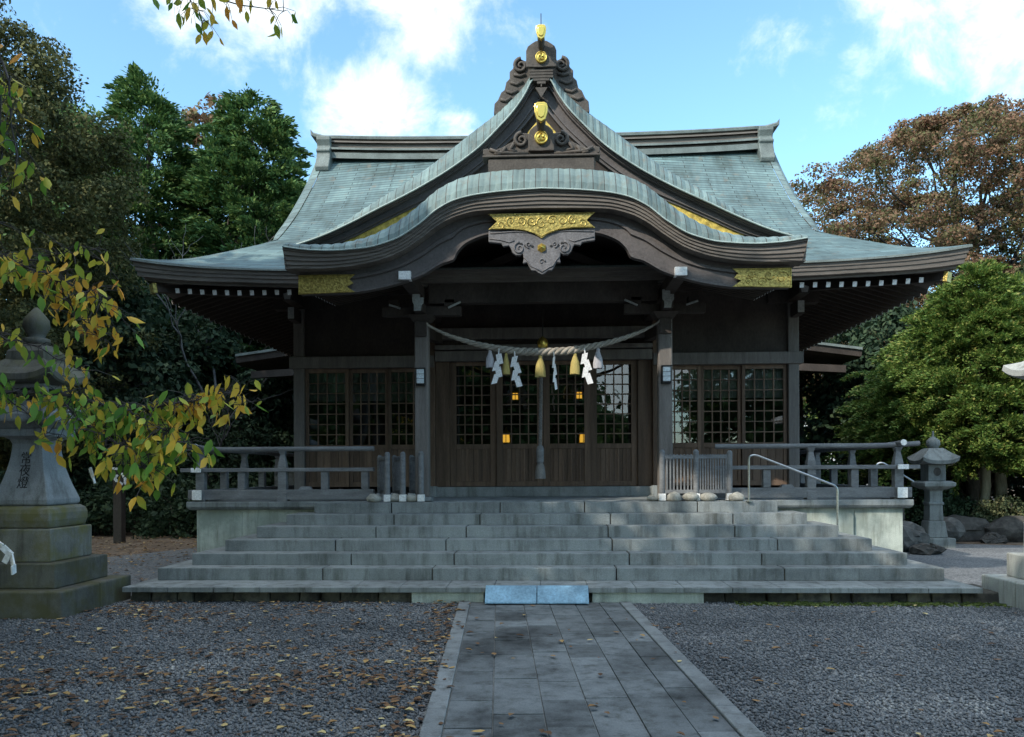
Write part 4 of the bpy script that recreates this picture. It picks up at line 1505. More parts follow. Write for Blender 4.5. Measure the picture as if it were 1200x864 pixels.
# ---- porch columns, beams, brackets
for sg in (-1, 1):
    x = sg * 1.88
    mb = MB()
    mb.box(x - 0.108, x + 0.108, 12.50, 12.71, 1.23, 3.95)
    col = mb.build('porch_column', M['wood_post'], hall, bevel=0.022)
    mb = MB()
    mb.frustum(x, 12.605, 1.169, 1.235, 0.17, 0.17, 0.14, 0.14)
    mb.build('column_base', M['granite'], col, bevel=0.01)
    mb = MB()
    mb.box(x - 0.09, x + 0.09, 12.46, 12.75, 3.72, 3.95)
    mb.frustum(x, 12.605, 3.95, 4.05, 0.12, 0.12, 0.20, 0.20)
    mb.box(x - 0.62, x + 0.62, 12.53, 12.68, 4.05, 4.19)
    mb.box(x - 0.075, x + 0.075, 12.2, 13.0, 4.06, 4.20)
    mb.box(x - 0.52, x - 0.36, 12.52, 12.69, 4.19, 4.30)
    mb.box(x + 0.36, x + 0.52, 12.52, 12.69, 4.19, 4.30)
    # painted nose of the tie beam
    mb.prism([(x - 0.06, 4.06), (x + 0.045, 4.06), (x + 0.055, 4.14), (x + 0.085, 4.18), (x + 0.085, 4.26), (x + 0.03, 4.26), (x + 0.03, 4.33), (x - 0.085, 4.33), (x - 0.085, 4.20), (x - 0.06, 4.15)], 12.18, 12.23, mi=1)
    mb.bar((x + sg * -0.42, 12.50, 4.16), (x + sg * -0.62, 12.5, 4.25), 0.03, 0.03, mi=1)
    mb.bar((x + sg * 0.32, 12.50, 4.16), (x + sg * 0.50, 12.5, 4.22), 0.03, 0.03, mi=1)
    mb.build('bracket', [M['wood_dark'], M['offwhite']], col, bevel=0.006)
    mb = MB()
    mb.box(x * 1.02 - 0.09, x * 1.02 + 0.09, 11.40, 14.7, 4.31, 4.47)
    mb.box(x * 1.02 - 0.083, x * 1.02 + 0.083, 11.25, 11.40, 4.315, 4.43, mi=1)
    mb.build('purlin', [M['wood_dark'], M['white']], hall)
    mb = MB()
    mb.bar((x, 12.72, 3.85), (x, 14.6, 4.05), 0.14, 0.22)
    mb.build('tie_beam', M['wood_dark'], hall)
mb = MB()
mb.box(-1.77, 1.77, 12.52, 12.69, 4.235, 4.555)
mb.build('porch_beam', M['wood_dark'], hall, bevel=0.012)
mb = MB()
for sg in (-1, 1):
    mb.bar((sg * 0.25, 12.6, 5.05), (sg * 1.35, 12.6, 4.60), 0.10, 0.13)
mb.box(-0.14, 0.14, 12.53, 12.67, 4.56, 5.15)
mb.build('strut', M['wood_dark'], hall, bevel=0.01)
mb = MB()
mb.box(-1.95, 1.95, 14.5, 14.69, 4.0, 4.2)
mb.box(-1.95, 1.95, 14.52, 14.68, 3.82, 3.9)
mb.build('inner_beam', M['wood_post'], hall, bevel=0.01)

# ------------------------------------------------------------------ veranda railings


def railing(sg, label):
    t = thing('veranda_railing', (sg * 4.0, 12.65, 1.17), label, 'railing', 'railings along the veranda edge')
    xi, xo = 2.66, 5.74
    cxr = 5.43

    def bx(a, b, *r, mb, mi=0):
        x0, x1 = sorted((sg * a, sg * b))
        mb.box(x0, x1, *r, mi=mi)
    mb = MB()
    bx(xi, 5.62, 12.60, 12.74, 1.195, 1.352, mb=mb)
    mb.build('base_beam', M['wood_grey'], t, bevel=0.008)
    mb = MB()
    bx(xi, xo, 12.592, 12.72, 1.634, 1.694, mb=mb)
    mb.build('middle_rail', M['wood_grey'], t, bevel=0.008)
    mb = MB()
    pts = [(sg * (xi + (xo + 0.02 - xi) * i / 12), 12.67, 1.992 + (0.03 * max(0, (i - 9) / 3) ** 2)) for i in range(13)]
    mb.tube(pts, 0.038, 12)
    mb.build('top_rail', M['wood_grey'], t, smooth=False)
    for x in (cxr, 4.115):
        mb = MB()
        square_profile(mb, sg * x, 12.67, [(0.08, 1.168), (0.08, 1.30), (0.066, 1.31), (0.066, 1.72), (0.036, 1.90), (0.06, 1.965)])
        mb.build('post', M['wood_grey'], t, bevel=0.006)
    for x in (4.77, 3.44, 2.80):
        mb = MB()
        mb.box(sg * x - 0.056, sg * x + 0.056, 12.615, 12.725, 1.353, 1.634)
        mb.build('strut', M['wood_grey'], t, bevel=0.006)
    mb = MB()
    mb.frustum(sg * 3.75, 12.67, 1.353, 1.40, 0.10, 0.065, 0.07, 0.05)
    mb.build('peg_block', M['wood_grey'], t)
    # return along the side, its ends painted white to the front
    mb = MB()
    bx(5.36, 5.50, 12.505, 20.0, 1.198, 1.349, mb=mb)
    bx(5.355, 5.505, 12.485, 12.505, 1.195, 1.352, mb=mb, mi=1)
    mb.build('base_beam', [M['wood_grey'], M['white']], t, bevel=0.004)
    mb = MB()
    bx(5.38, 5.48, 12.475, 20.0, 1.637, 1.691, mb=mb)
    bx(5.35, 5.51, 12.455, 12.475, 1.628, 1.700, mb=mb, mi=1)
    mb.build('middle_rail', [M['wood_grey'], M['white']], t, bevel=0.004)
    mb = MB()
    mb.tube([(sg * 5.43, 12.46, 2.03), (sg * 5.43, 13.2, 2.005), (sg * 5.43, 20.0, 1.995)], 0.038, 12)
    mb.tube([(sg * 5.43, 12.44, 2.032), (sg * 5.43, 12.46, 2.03)], 0.046, 14, mi=1)
    mb.build('top_rail', [M['wood_grey'], M['white']], t)
    for j, y in enumerate(np.arange(13.6, 20.0, 0.92)):
        mb = MB()
        square_profile(mb, sg * 5.43, y, [(0.055, 1.345), (0.055, 1.66)] + ([(0.06, 1.70), (0.036, 1.90), (0.055, 1.965)] if j % 2 else []))
        mb.build('post', M['wood_grey'], t)
    return t


railing(-1, 'grey weathered veranda railing left of the stairs, below the yellow leaves')
railing(1, 'grey weathered veranda railing right of the stairs, behind the steel handrail')

# folding slatted fences either side of the stair head


def slat_fence(label, posts, panels, stones):
    t = thing('slatted_fence', (posts[0][0], posts[0][1], 1.17), label, 'fence', 'folding slatted fences at the stair head')
    for x, y, h in posts:
        mb = MB()
        mb.lathe([(0.040, 1.262), (0.042, 1.30), (0.042, 1.17 + h - 0.03), (0.034, 1.17 + h - 0.008), (0.016, 1.17 + h + 0.006)], x, y, 14)
        p = mb.build('post', M['wood_grey'], t, smooth=False)
        mb = MB()
        mb.box(x - 0.052, x + 0.052, y - 0.052, y + 0.052, 1.169, 1.275)
        mb.build('white_foot', M['white'], p, bevel=0.005)
    for (xa, ya), (xb, yb), n in panels:
        a, b = Vector((xa, ya, 0)), Vector((xb, yb, 0))
        mb = MB()
        for z in (1.305, 1.83):
            mb.bar(a + Vector((0, 0, z)), b + Vector((0, 0, z)), 0.03, 0.055)
        for i in range(n):
            q = a + (b - a) * ((i + 0.6) / (n + 0.2))
            mb.bar(q + Vector((0, 0, 1.30)), q + Vector((0, 0, 1.87)), 0.022, 0.016)
        mb.build('slat_panel', M['wood_grey'], t)
    return t


slat_fence('three-post grey slatted fence left of the stair head beside the porch column',
           [(-2.39, 12.36, 0.755), (-2.15, 12.36, 0.755), (-1.87, 12.36, 0.765), (-2.66, 13.1, 0.72), (-2.42, 13.1, 0.72), (-2.14, 13.1, 0.72)],
           [((-2.39, 12.36), (-2.66, 13.1), 9), ((-2.15, 12.36), (-2.42, 13.1), 9), ((-1.87, 12.36), (-2.14, 13.1), 9)], None)
slat_fence('wide grey slatted fence right of the stair head beside the steel handrail',
           [(1.80, 12.36, 0.765), (2.31, 12.36, 0.765), (2.83, 12.44, 0.75)],
           [((1.84, 12.36), (2.27, 12.36), 8), ((2.35, 12.36), (2.80, 12.44), 11)], None)


def pebble(mb, c, r, seed, sz=(1, 1, 0.7), subdiv=2):
    bm = bmesh.new()
    bmesh.ops.create_icosphere(bm, subdivisions=subdiv, radius=1)
    rr = random.Random(seed)
    ph = [rr.uniform(0, 6.28) for _ in range(6)]
    for v in bm.verts:
        n = v.co.normalized()
        k = 1 + 0.12 * math.sin(2.1 * n.x + ph[0]) + 0.12 * math.sin(2.7 * n.y + ph[1]) + 0.10 * math.sin(3.1 * n.z + ph[2]) + 0.07 * math.sin(5 * n.x + 4 * n.y + ph[3])
        v.co = Vector((n.x * r * sz[0] * k, n.y * r * sz[1] * k, max(n.z * r * sz[2] * k, -r * sz[2] * 0.75))) + Vector(c)
    bm.verts.ensure_lookup_table()
    mb.add([v.co for v in bm.verts], [[v.index for v in f.verts] for f in bm.faces])
    bm.free()


for k, (x, y, r, lab) in enumerate(((-2.60, 12.36, 0.105, 'low grey stone at outer end of the left slatted fence'),
                                    (-2.29, 12.40, 0.10, 'round grey stone between the left fence posts, the outer one'),
                                    (-2.01, 12.40, 0.10, 'round grey stone between the left fence posts, the inner one'),
                                    (1.66, 12.40, 0.085, 'small pale stone at inner foot of the right slatted fence'),
                                    (1.98, 12.30, 0.10, 'pale stone under the inner panel of the right slatted fence'),
                                    (2.22, 12.30, 0.105, 'buff stone against the middle post of the right slatted fence'),
                                    (2.50, 12.32, 0.10, 'pale stone under the outer panel of the right slatted fence'),
                                    (2.93, 12.36, 0.105, 'grey stone past the outer end of the right slatted fence'))):
    mb = MB()
    pebble(mb, (x, y, 1.165 + r * 0.5), r, k + 3, (1.15, 0.9, 0.72))
    tag(mb.build('river_stone', M['rock_pale'], smooth=True), lab, 'stone', 'weight stones on the stair head')

# ------------------------------------------------------------------ steel handrails


def handrail(label, pts, r=0.016):
    dense = []
    pts = [Vector(p) for p in pts]
    for i, p in enumerate(pts):
        if 0 < i < len(pts) - 1:
            a, b = (pts[i - 1] - p), (pts[i + 1] - p)
            ra = min(0.07, a.length * 0.4)
            q0, q1 = p + a.normalized() * ra, p + b.normalized() * ra
            for j in range(6):
                u = j / 5
                dense.append(q0 * (1 - u) ** 2 + p * 2 * u * (1 - u) + q1 * u * u)
        else:
            dense.append(p)
    mb = MB()
    mb.tube(dense, r, 10)
    for e in (pts[0], pts[-1]):
        mb.lathe([(0.045, e.z), (0.045, e.z + 0.008), (0.02, e.z + 0.012)], e.x, e.y, 14)
    o = mb.build('handrail', M['steel'], smooth=False)
    return tag(o, label, 'handrail')


handrail('bent stainless steel handrail on the right end of the stone stairs', [(3.055, 12.18, 1.160), (3.055, 12.18, 1.845), (3.16, 12.18, 1.85), (4.35, 12.18, 1.375), (4.35, 12.18, 0.683)])
handrail('distant thin steel handrail beside the small stone lantern', [(7.6, 18.9, 0.0), (7.6, 18.9, 1.75), (7.75, 18.9, 1.78), (9.05, 18.9, 0.95), (9.05, 18.9, 0.0)], 0.022)

# ------------------------------------------------------------------ rope and its hangings
rope_f = spline([(0, 3.468), (0.3, 3.476), (0.72, 3.535), (1.24, 3.665), (1.5, 3.76), (1.775, 3.895)])
mb = MB()
NR = 260
for j in range(3):
    pts, rad = [], []
    for i in range(NR + 1):
        x = -1.775 + 3.55 * i / NR
        u = 1 - abs(x) / 1.775
        Rr = 0.014 + 0.040 * min(1, u * 1.3) ** 0.8
        z = float(rope_f(abs(x))[0])
        ph = j * 2.0944 - x * 2 * math.pi / 0.30
        pts.append((x, 12.56 + Rr * 0.62 * math.cos(ph), z + Rr * 0.62 * math.sin(ph)))
        rad.append(Rr * 0.62)
    mb.tube(pts, rad, 7)
for sg in (-1, 1):
    mb.tube([(sg * 1.70, 12.56, 3.86), (sg * 1.78, 12.52, 3.90), (sg * 1.80, 12.47, 3.92)], 0.018, 6)
tag(mb.build('straw_rope', M['rope'], smooth=True), 'thick twisted straw rope sagging between the two porch columns', 'rope')


def tassel(x, w, h, mat, label, group):
    z0 = float(rope_f(abs(x))[0]) - 0.04
    mb = MB()
    mb.lathe([(w * 0.50, z0 - h), (w * 0.48, z0 - h * 0.75), (w * 0.42, z0 - h * 0.5), (w * 0.24, z0 - h * 0.24), (w * 0.17, z0 - h * 0.16), (w * 0.20, z0 - h * 0.10), (w * 0.14, z0 - h * 0.03), (w * 0.08, z0 + 0.03)], 0, 0, 26)
    rr = random.Random(int(x * 100))
    mb.v = [(a * (1 + rr.uniform(-0.06, 0.06)) + x, b * 0.8 + 12.56, c - (rr.uniform(0, 0.012) if c < z0 - h * 0.95 else 0)) for a, b, c in mb.v]
    o = mb.build('tassel', mat)
    tag(o, label, 'tassel', group)


GT = 'tassels hanging from the straw rope'
tassel(-0.815, 0.135, 0.27, M['tassel'], 'pale grey tassel at the left end of the row under the rope', GT)
tassel(-0.565, 0.12, 0.33, M['straw'], 'yellow straw tassel between two white paper streamers', GT)
tassel(-0.037, 0.165, 0.34, M['straw'], 'yellow straw tassel at the middle of the rope above the bell cord', GT)
tassel(0.501, 0.155, 0.33, M['straw'], 'yellow straw tassel right of the middle, touching a paper streamer', GT)
tassel(0.855, 0.15, 0.31, M['tassel'], 'pale grey tassel at the right end of the row under the rope', GT)


def shide(x, w, h, lean, label, turn=0.0):
    """folded paper zigzag of four overlapping flaps"""
    z0 = float(rope_f(abs(x))[0]) - 0.05
    mb = MB()
    n = 4
    fh = h / (n + 0.4) * 1.35
    for i in range(n):
        off = w * 0.42 * (1 if i % 2 else -1) * (1 if lean > 0 else -1) * 0.6
        zc = z0 - 0.05 - i * h / (n + 0.25) * 0.98
        sh = w * 0.55 * (1 if lean > 0 else -1)
        pl = [(-w / 2 + off + sh * 0.5, zc), (w / 2 + off + sh * 0.5, zc + 0.02), (w / 2 + off - sh * 0.35, zc - fh), (-w / 2 + off - sh * 0.35, zc - fh - 0.02)]
        if i % 2:
            pl = [(-w / 2 + off - sh * 0.4, zc), (w / 2 + off - sh * 0.4, zc + 0.02), (w / 2 + off + sh * 0.4, zc - fh), (-w / 2 + off + sh * 0.4, zc - fh - 0.02)]
        mb.prism([(a, b) for a, b in pl], 12.50 - 0.004 * i, 12.502 - 0.004 * i)
    mb.prism([(-0.008, z0 + 0.05), (0.008, z0 + 0.05), (0.012, z0 - 0.07), (-0.012, z0 - 0.07)], 12.505, 12.507)
    mb.v = [(x + (a + lean * (z0 - c) / h) * math.cos(turn), b + a * math.sin(turn) , c) for a, b, c in mb.v]
    tag(mb.build('paper_streamer', M['paper']), label, 'paper streamer', 'white zigzag paper streamers hanging from the rope')


shide(-0.675, 0.088, 0.44, -0.03, 'white zigzag paper streamer hanging next to the left pale tassel')
shide(-0.43, 0.088, 0.45, 0.03, 'white zigzag paper streamer hanging right of the left yellow tassel')
shide(0.175, 0.06, 0.48, 0.025, 'narrow white paper streamer seen edge-on just right of the middle tassel', 0.9)
shide(0.648, 0.088, 0.45, 0.04, 'white zigzag paper streamer hanging between right yellow and right pale tassels')

# bell and its cord
bell = thing('bell_cord', (-0.03, 13.4, 3.9), 'hanging bell with long grey pull cord ending before the middle doors', 'bell cord')
mb = MB()
mb.lathe([(0.0, 3.62), (0.06, 3.63), (0.085, 3.68), (0.09, 3.74), (0.07, 3.80), (0.03, 3.83), (0.01, 3.85)], 0, 13.4, 18)
mb.build('bell', M['gold_smooth'], bell, smooth=True)
mb = MB()
mb.tube([(0, 13.4, 3.84), (0, 13.4, 4.45)], 0.010, 6)
mb.build('hanger', M['black_metal'], bell)
mb = MB()
for j in range(3):
    pts = [(-0.02 - 0.03 * i / 80 + 0.016 * math.cos(i * 0.7 + j * 2.09), 13.4 + 0.016 * math.sin(i * 0.7 + j * 2.09), 3.63 - 1.62 * i / 80) for i in range(81)]
    mb.tube(pts, 0.017, 6)
mb.build('cord', M['cloth'], bell)
mb = MB()
mb.lathe([(0.05, 1.76), (0.062, 1.78), (0.064, 1.98), (0.05, 2.03), (0.03, 2.05)], -0.05, 13.4, 14)
mb.build('handle', M['wood_grey'], bell)
mb = MB()
mb.lathe([(0.088, 1.50), (0.085, 1.60), (0.07, 1.70), (0.045, 1.76)], -0.05, 13.4, 18)
mb.build('cord_end', M['cloth'], bell)

# column lamps
for sg, lab in ((-1, 'black-framed wall lamp with milky panel on the left porch column'), (1, 'black-framed wall lamp with milky panel on the right porch column')):
    x = sg * 1.885
    t = thing('wall_lamp', (x, 12.5, 3.1), lab, 'wall lamp', 'lamps on the porch columns')
    mb = MB()
    mb.box(x - 0.075, x + 0.075, 12.44, 12.497, 2.955, 3.23)
    mb.build('frame', M['black_metal'], t, bevel=0.01)
    mb = MB()
    mb.box(x - 0.057, x + 0.057, 12.405, 12.439, 2.985, 3.205)
    mb.build('panel', M['milk_glass'], t, bevel=0.008)
    for z in (3.06, 3.13):
        mb = MB()
        mb.box(x - 0.058, x + 0.058, 12.400, 12.404, z - 0.003, z + 0.003)
        mb.build('glazing_bar', M['black_metal'], t)
    mb = MB()
    mb.box(x - 0.08, x + 0.08, 12.395, 12.44, 3.206, 3.226)
    mb.build('hood', M['black_metal'], t)

# gilt lanterns glowing inside the hall
for (x, y, z, lab) in ((-0.72, 15.6, 2.27, 'low glowing brass lantern inside the hall behind the left middle door'), (0.76, 15.6, 2.26, 'low glowing brass lantern inside the hall behind the right middle door'),
                       (-0.55, 15.9, 3.10, 'high glowing brass lantern inside the hall behind the left middle door'), (0.70, 15.9, 3.11, 'high glowing brass lantern inside the hall behind the right middle door')):
    t = thing('hanging_lantern', (x, y, z), lab, 'hanging lantern', 'glowing brass lanterns inside the hall')
    s = 1.0 if z < 2.5 else 0.8
    mb = MB()
    mb.lathe([(0.075 * s, z - 0.09 * s), (0.085 * s, z - 0.02), (0.07 * s, z + 0.06 * s)], x, y, 6)
    mb.build('glowing_body', M['glow'], t)
    mb = MB()
    mb.lathe([(0.10 * s, z - 0.115 * s), (0.10 * s, z - 0.092 * s), (0.05 * s, z - 0.091 * s)], x, y, 6)
    mb.lathe([(0.125 * s, z + 0.062 * s), (0.075 * s, z + 0.11 * s), (0.03 * s, z + 0.15 * s), (0.012, z + 0.20 * s)], x, y, 6)
    for k in range(6):
        a = math.pi / 3 * (k + 0.5)
        mb.tube([(x + 0.082 * s * math.cos(a), y + 0.082 * s * math.sin(a), z - 0.09 * s), (x + 0.076 * s * math.cos(a), y + 0.076 * s * math.sin(a), z + 0.065 * s)], 0.007, 4)
    mb.build('frame', M['gold_smooth'], t)
    mb = MB()
    mb.tube([(x, y, z + 0.2 * s), (x, y, 4.195)], 0.006, 4)
    mb.build('chain', M['black_metal'], t)


# ------------------------------------------------------------------ stone lanterns
def big_lantern(cx, cy, label, m_base, m_up, group, m_cap, m_tier, rs=1.0):
    t = thing('stone_lantern', (cx, cy, 0), label, 'stone lantern', group)
    mb = MB()
    for a, b in ((-0.76, 0.02), (0.03, 0.76)):
        mb.box(cx - 0.76, cx + 0.76, cy + a, cy + b, -0.02, 0.31)
    mb.build('base_tier', m_tier, t, bevel=0.02)
    mb = MB()
    mb.box(cx - 0.56, cx + 0.56, cy - 0.56, cy + 0.56, 0.312, 0.60)
    mb.build('base_tier', m_tier, t, bevel=0.015)
    mb = MB()
    mb.box(cx - 0.43, cx + 0.43, cy - 0.43, cy + 0.43, 0.602, 0.985)
    mb.build('base_tier', m_base, t, bevel=0.015)
    mb = MB()
    square_profile(mb, cx, cy, [(0.37, 0.987), (0.385, 1.02), (0.40, 1.08), (0.40, 1.16), (0.385, 1.21), (0.34, 1.245)])
    mb.build('foot_slab', m_base, t, bevel=0.02)
    mb = MB()
    square_profile(mb, cx, cy, [(0.315, 1.247), (0.335, 1.27), (0.335, 1.32), (0.315, 1.38), (0.285, 1.47), (0.255, 1.57), (0.228, 1.68), (0.205, 1.80), (0.19, 1.92), (0.188, 1.98), (0.205, 2.03), (0.25, 2.06)])
    post = mb.build('post', m_up, t, bevel=0.012)
    mb = MB()
    square_profile(mb, cx, cy, [(0.29, 2.062), (0.30, 2.08), (0.30, 2.15), (0.29, 2.16)])
    square_profile(mb, cx, cy, [(0.30, 2.162), (0.36, 2.215), (0.41, 2.235), (0.42, 2.26), (0.42, 2.32), (0.36, 2.40), (0.33, 2.43)])
    mb.build('platform', m_up, t, bevel=0.012)
    mb = MB()
    for sx in (-1, 1):
        for sy in (-1, 1):
            mb.box(cx + sx * 0.19 - 0.05, cx + sx * 0.19 + 0.05, cy + sy * 0.19 - 0.05, cy + sy * 0.19 + 0.05, 2.432, 2.69)
    mb.box(cx - 0.239, cx + 0.239, cy - 0.239, cy + 0.239, 2.432, 2.49)
    mb.box(cx - 0.239, cx + 0.239, cy - 0.239, cy + 0.239, 2.64, 2.69)
    mb.box(cx - 0.17, cx + 0.17, cy - 0.17, cy + 0.17, 2.48, 2.65, mi=1)
    mb.build('fire_box', [m_up, M['ink']], t, bevel=0.008)
    # swept roof, corners turned up
    mb = MB()
    n = 16

    lines_top = []
    for k, (h, z, up) in enumerate([(0.24, 2.692, 0), (0.56, 2.70, 0.10), (0.585, 2.72, 0.12), (0.575, 2.79, 0.11), (0.44, 2.87, 0.05), (0.32, 2.97, 0.015), (0.22, 3.08, 0), (0.15, 3.17, 0)]):
        q = []
        for side in range(4):
            for i in range(n):
                w = -1 + 2 * i / n
                x, y = ((w, -1), (1, w), (-w, 1), (-1, -w))[side]
                q.append((cx + x * h * (rs if h > 0.25 else 1), cy + y * h * (rs if h > 0.25 else 1), z + up * abs(w) ** 3))
        q.append(q[0])
        lines_top.append(q)
    mb.loft(lines_top)
    mb.add(lines_top[-1][:-1], [tuple(range(4 * n))])
    mb.build('lantern_roof', m_cap, t)
    mb = MB()
    mb.lathe([(0.12, 3.172), (0.15, 3.20), (0.15, 3.25), (0.09, 3.27), (0.11, 3.31), (0.15, 3.39), (0.14, 3.48), (0.08, 3.56), (0.02, 3.63)], cx, cy, 20)
    mb.build('jewel', m_cap, t, smooth=True)
    return t, post


GL = 'tall stone lanterns either side of the court'
lan_l, post_l = big_lantern(-6.10, 9.55, 'tall mossy stone lantern on stepped base, inscribed, behind the yellow leaves', M['lantern_old'], M['lantern_old_upper'], GL, M['lantern_cap'], M['lantern_tier'], 0.72)
lan_r, post_r = big_lantern(6.25, 9.65, 'tall pale stone lantern on clean block tiers at the right edge', M['lantern_new'], M['lantern_new'], GL, M['lantern_new'], M['lantern_new'])

# inscription on the left post
fc = bpy.data.curves.new('inscription', 'FONT')
fc.body = '\u5e38\n\u591c\n\u71c8'
fc.size = 0.17
fc.space_line = 0.95
fc.align_x = 'CENTER'
fc.extrude = 0.004
fo = bpy.data.objects.new('inscription', fc)
COL.objects.link(fo)
bpy.context.view_layer.update()
dg = bpy.context.evaluated_depsgraph_get()
me = bpy.data.meshes.new_from_object(fo.evaluated_get(dg))
bpy.data.objects.remove(fo)
pts = np.array([v.co[:] for v in me.vertices]) if len(me.vertices) else np.zeros((0, 3))
if len(pts):
    lo_, hi_ = pts.min(0), pts.max(0)
    hgt = 0.43
    sc = hgt / (hi_[1] - lo_[1])
    pz = spline([(1.38, 0.315), (1.47, 0.285), (1.57, 0.255), (1.68, 0.228), (1.80, 0.205), (1.92, 0.19), (1.98, 0.188)])
    for v in me.vertices:
        x = (v.co.x - (lo_[0] + hi_[0]) / 2) * sc
        z = 1.455 + (v.co.y - lo_[1]) * sc
        v.co = (-6.10 + x * 0.9, 9.55 - float(pz(z)[0]) - 0.003 - v.co.z * 0.4, z)
    me.materials.clear()
    me.materials.append(M['ink'])
    link(bpy.data.objects.new('inscription', me), post_l)

# small lantern far right
cx, cy = 8.13, 17.3
sl = thing('stone_lantern', (cx, cy, 0), 'small grey stone lantern in front of the trees right of the hall', 'stone lantern')
mb = MB()
mb.box(cx - 0.36, cx + 0.36, cy - 0.36, cy + 0.36, -0.02, 0.20)
mb.frustum(cx, cy, 0.202, 0.55, 0.24, 0.24, 0.19, 0.19)
mb.build('base', M['lantern_small'], sl, bevel=0.02)
mb = MB()
square_profile(mb, cx, cy, [(0.165, 0.552), (0.15, 0.88), (0.175, 0.89), (0.175, 0.93), (0.15, 0.94), (0.15, 1.17), (0.18, 1.20)])
mb.build('post', M['lantern_small'], sl, bevel=0.01)
mb = MB()
square_profile(mb, cx, cy, [(0.22, 1.202), (0.36, 1.27), (0.37, 1.34), (0.29, 1.38)])
mb.build('platform', M['lantern_small'], sl, bevel=0.01)
mb = MB()
mb.box(cx - 0.205, cx + 0.205, cy - 0.205, cy + 0.205, 1.382, 1.72)
v = [(cx + 0.09 * math.cos(a), cy - 0.207, 1.57 + 0.09 * math.sin(a)) for a in np.linspace(0, 2 * math.pi, 14, endpoint=False)]
mb.add(v, [tuple(range(14))], mi=1)
mb.build('fire_box', [M['lantern_small'], M['rock']], sl, bevel=0.01)
mb = MB()
lines_top = []
for (h, z, up) in [(0.22, 1.722, 0), (0.41, 1.73, 0.07), (0.43, 1.80, 0.08), (0.31, 1.93, 0.02), (0.16, 2.06, 0)]:
    q = []
    for side in range(4):
        for i in range(10):
            w = -1 + 2 * i / 10
            x, y = ((w, -1), (1, w), (-w, 1), (-1, -w))[side]
            q.append((cx + x * h, cy + y * h, z + up * abs(w) ** 3))
    q.append(q[0])
    lines_top.append(q)
mb.loft(lines_top)
mb.add(lines_top[-1][:-1], [tuple(range(40))])
mb.build('lantern_roof', M['lantern_small'], sl)
mb = MB()
mb.lathe([(0.12, 2.062), (0.12, 2.09), (0.16, 2.13), (0.15, 2.22), (0.07, 2.28), (0.025, 2.31), (0.02, 2.42)], cx, cy, 16)
mb.build('jewel', M['lantern_small'], sl, smooth=True)
for ch in sl.children:
    for v in ch.data.vertices:
        v.co.x = cx + (v.co.x - cx) * 0.87
        v.co.y = cy + (v.co.y - cy) * 0.87

# rocks right of the hall
ROCKS = [((7.95, 18.8, 0.5), 0.5, (0.52, 0.45, 1.05), 'rock', 'upright dark garden rock between hall base and small lantern'),
         ((7.15, 16.4, 0.22), 0.42, (1.0, 0.8, 0.8), 'rock_grey', 'low grey boulder at the corner of the hall base'),
         ((7.35, 15.8, 0.08), 0.22, (1.3, 0.9, 0.6), 'rock', 'flat dark stone at foot of the grey boulder'),
         ((8.75, 18.2, 0.28), 0.36, (1.0, 0.9, 0.9), 'rock_grey', 'pale grey rock just right of the small lantern'),
         ((9.5, 18.9, 0.2), 0.45, (1.5, 0.8, 0.7), 'rock', 'long dark kerb rock right of the pale grey rock'),
         ((10.5, 18.7, 0.2), 0.42, (1.4, 0.8, 0.75), 'rock', 'dark kerb rock below the clipped round shrub'),
         ((11.4, 18.1, 0.18), 0.40, (1.4, 0.9, 0.7), 'rock', 'dark kerb rock at the right end of the rock row'),
         ((9.9, 18.3, 0.08), 0.2, (1.4, 0.8, 0.6), 'rock', 'small dark stone in front of the rock row'),
         ((11.0, 17.6, 0.06), 0.16, (1.4, 0.8, 0.6), 'rock', 'smallest dark stone in front of the rock row, nearer the right edge')]
M['rock_grey'] = simple('grey_lichen_rock', (0.085, 0.085, 0.082), 0.9, var=0.5, scale=4, fine=14, bmp=0.8)
for k, (c, r, s, mt, lab) in enumerate(ROCKS):
    mb = MB()
    pebble(mb, c, r, 40 + k, s, 3)
    rr = random.Random(k)
    mb.v = [(a + rr.uniform(-0.035, 0.035), b + rr.uniform(-0.035, 0.035), q + rr.uniform(-0.035, 0.035)) for a, b, q in mb.v]
    tag(mb.build('garden_rock', M[mt]), lab, 'rock', 'rocks edging the garden on the right')

# wooden post with tied paper strips, left background
t = thing('wooden_post', (-9.95, 18.6, 0), 'short weathered post with white paper strips tied on, left background', 'post')
mb = MB()
mb.box(-10.05, -9.85, 18.5, 18.7, -0.02, 1.75)
mb.build('shaft', M['wood_dark'], t, bevel=0.01)
for k, (dx, z, a, ln) in enumerate(((0.0, 1.62, 0.1, 0.2), (0.07, 1.58, -0.7, 0.16), (0.16, 1.62, 0.6, 0.2), (0.05, 1.46, 0.9, 0.16), (0.24, 1.50, 0.1, 0.14), (-0.07, 1.74, 1.45, 0.17))):
    mb = MB()
    c = Vector((-9.98 + dx, 18.47 - 0.006 * k, z))
    d = Vector((math.sin(a), 0, -math.cos(a)))
    mb.bar(c, c + d * ln * 0.5 + Vector((0, -0.02, 0)), 0.008, 0.05)
    mb.bar(c + d * ln * 0.5 + Vector((0, -0.02, 0)), c + d * ln + Vector((0.02, 0, 0)), 0.008, 0.055)
    mb.build('paper_strip', M['paper'], t)

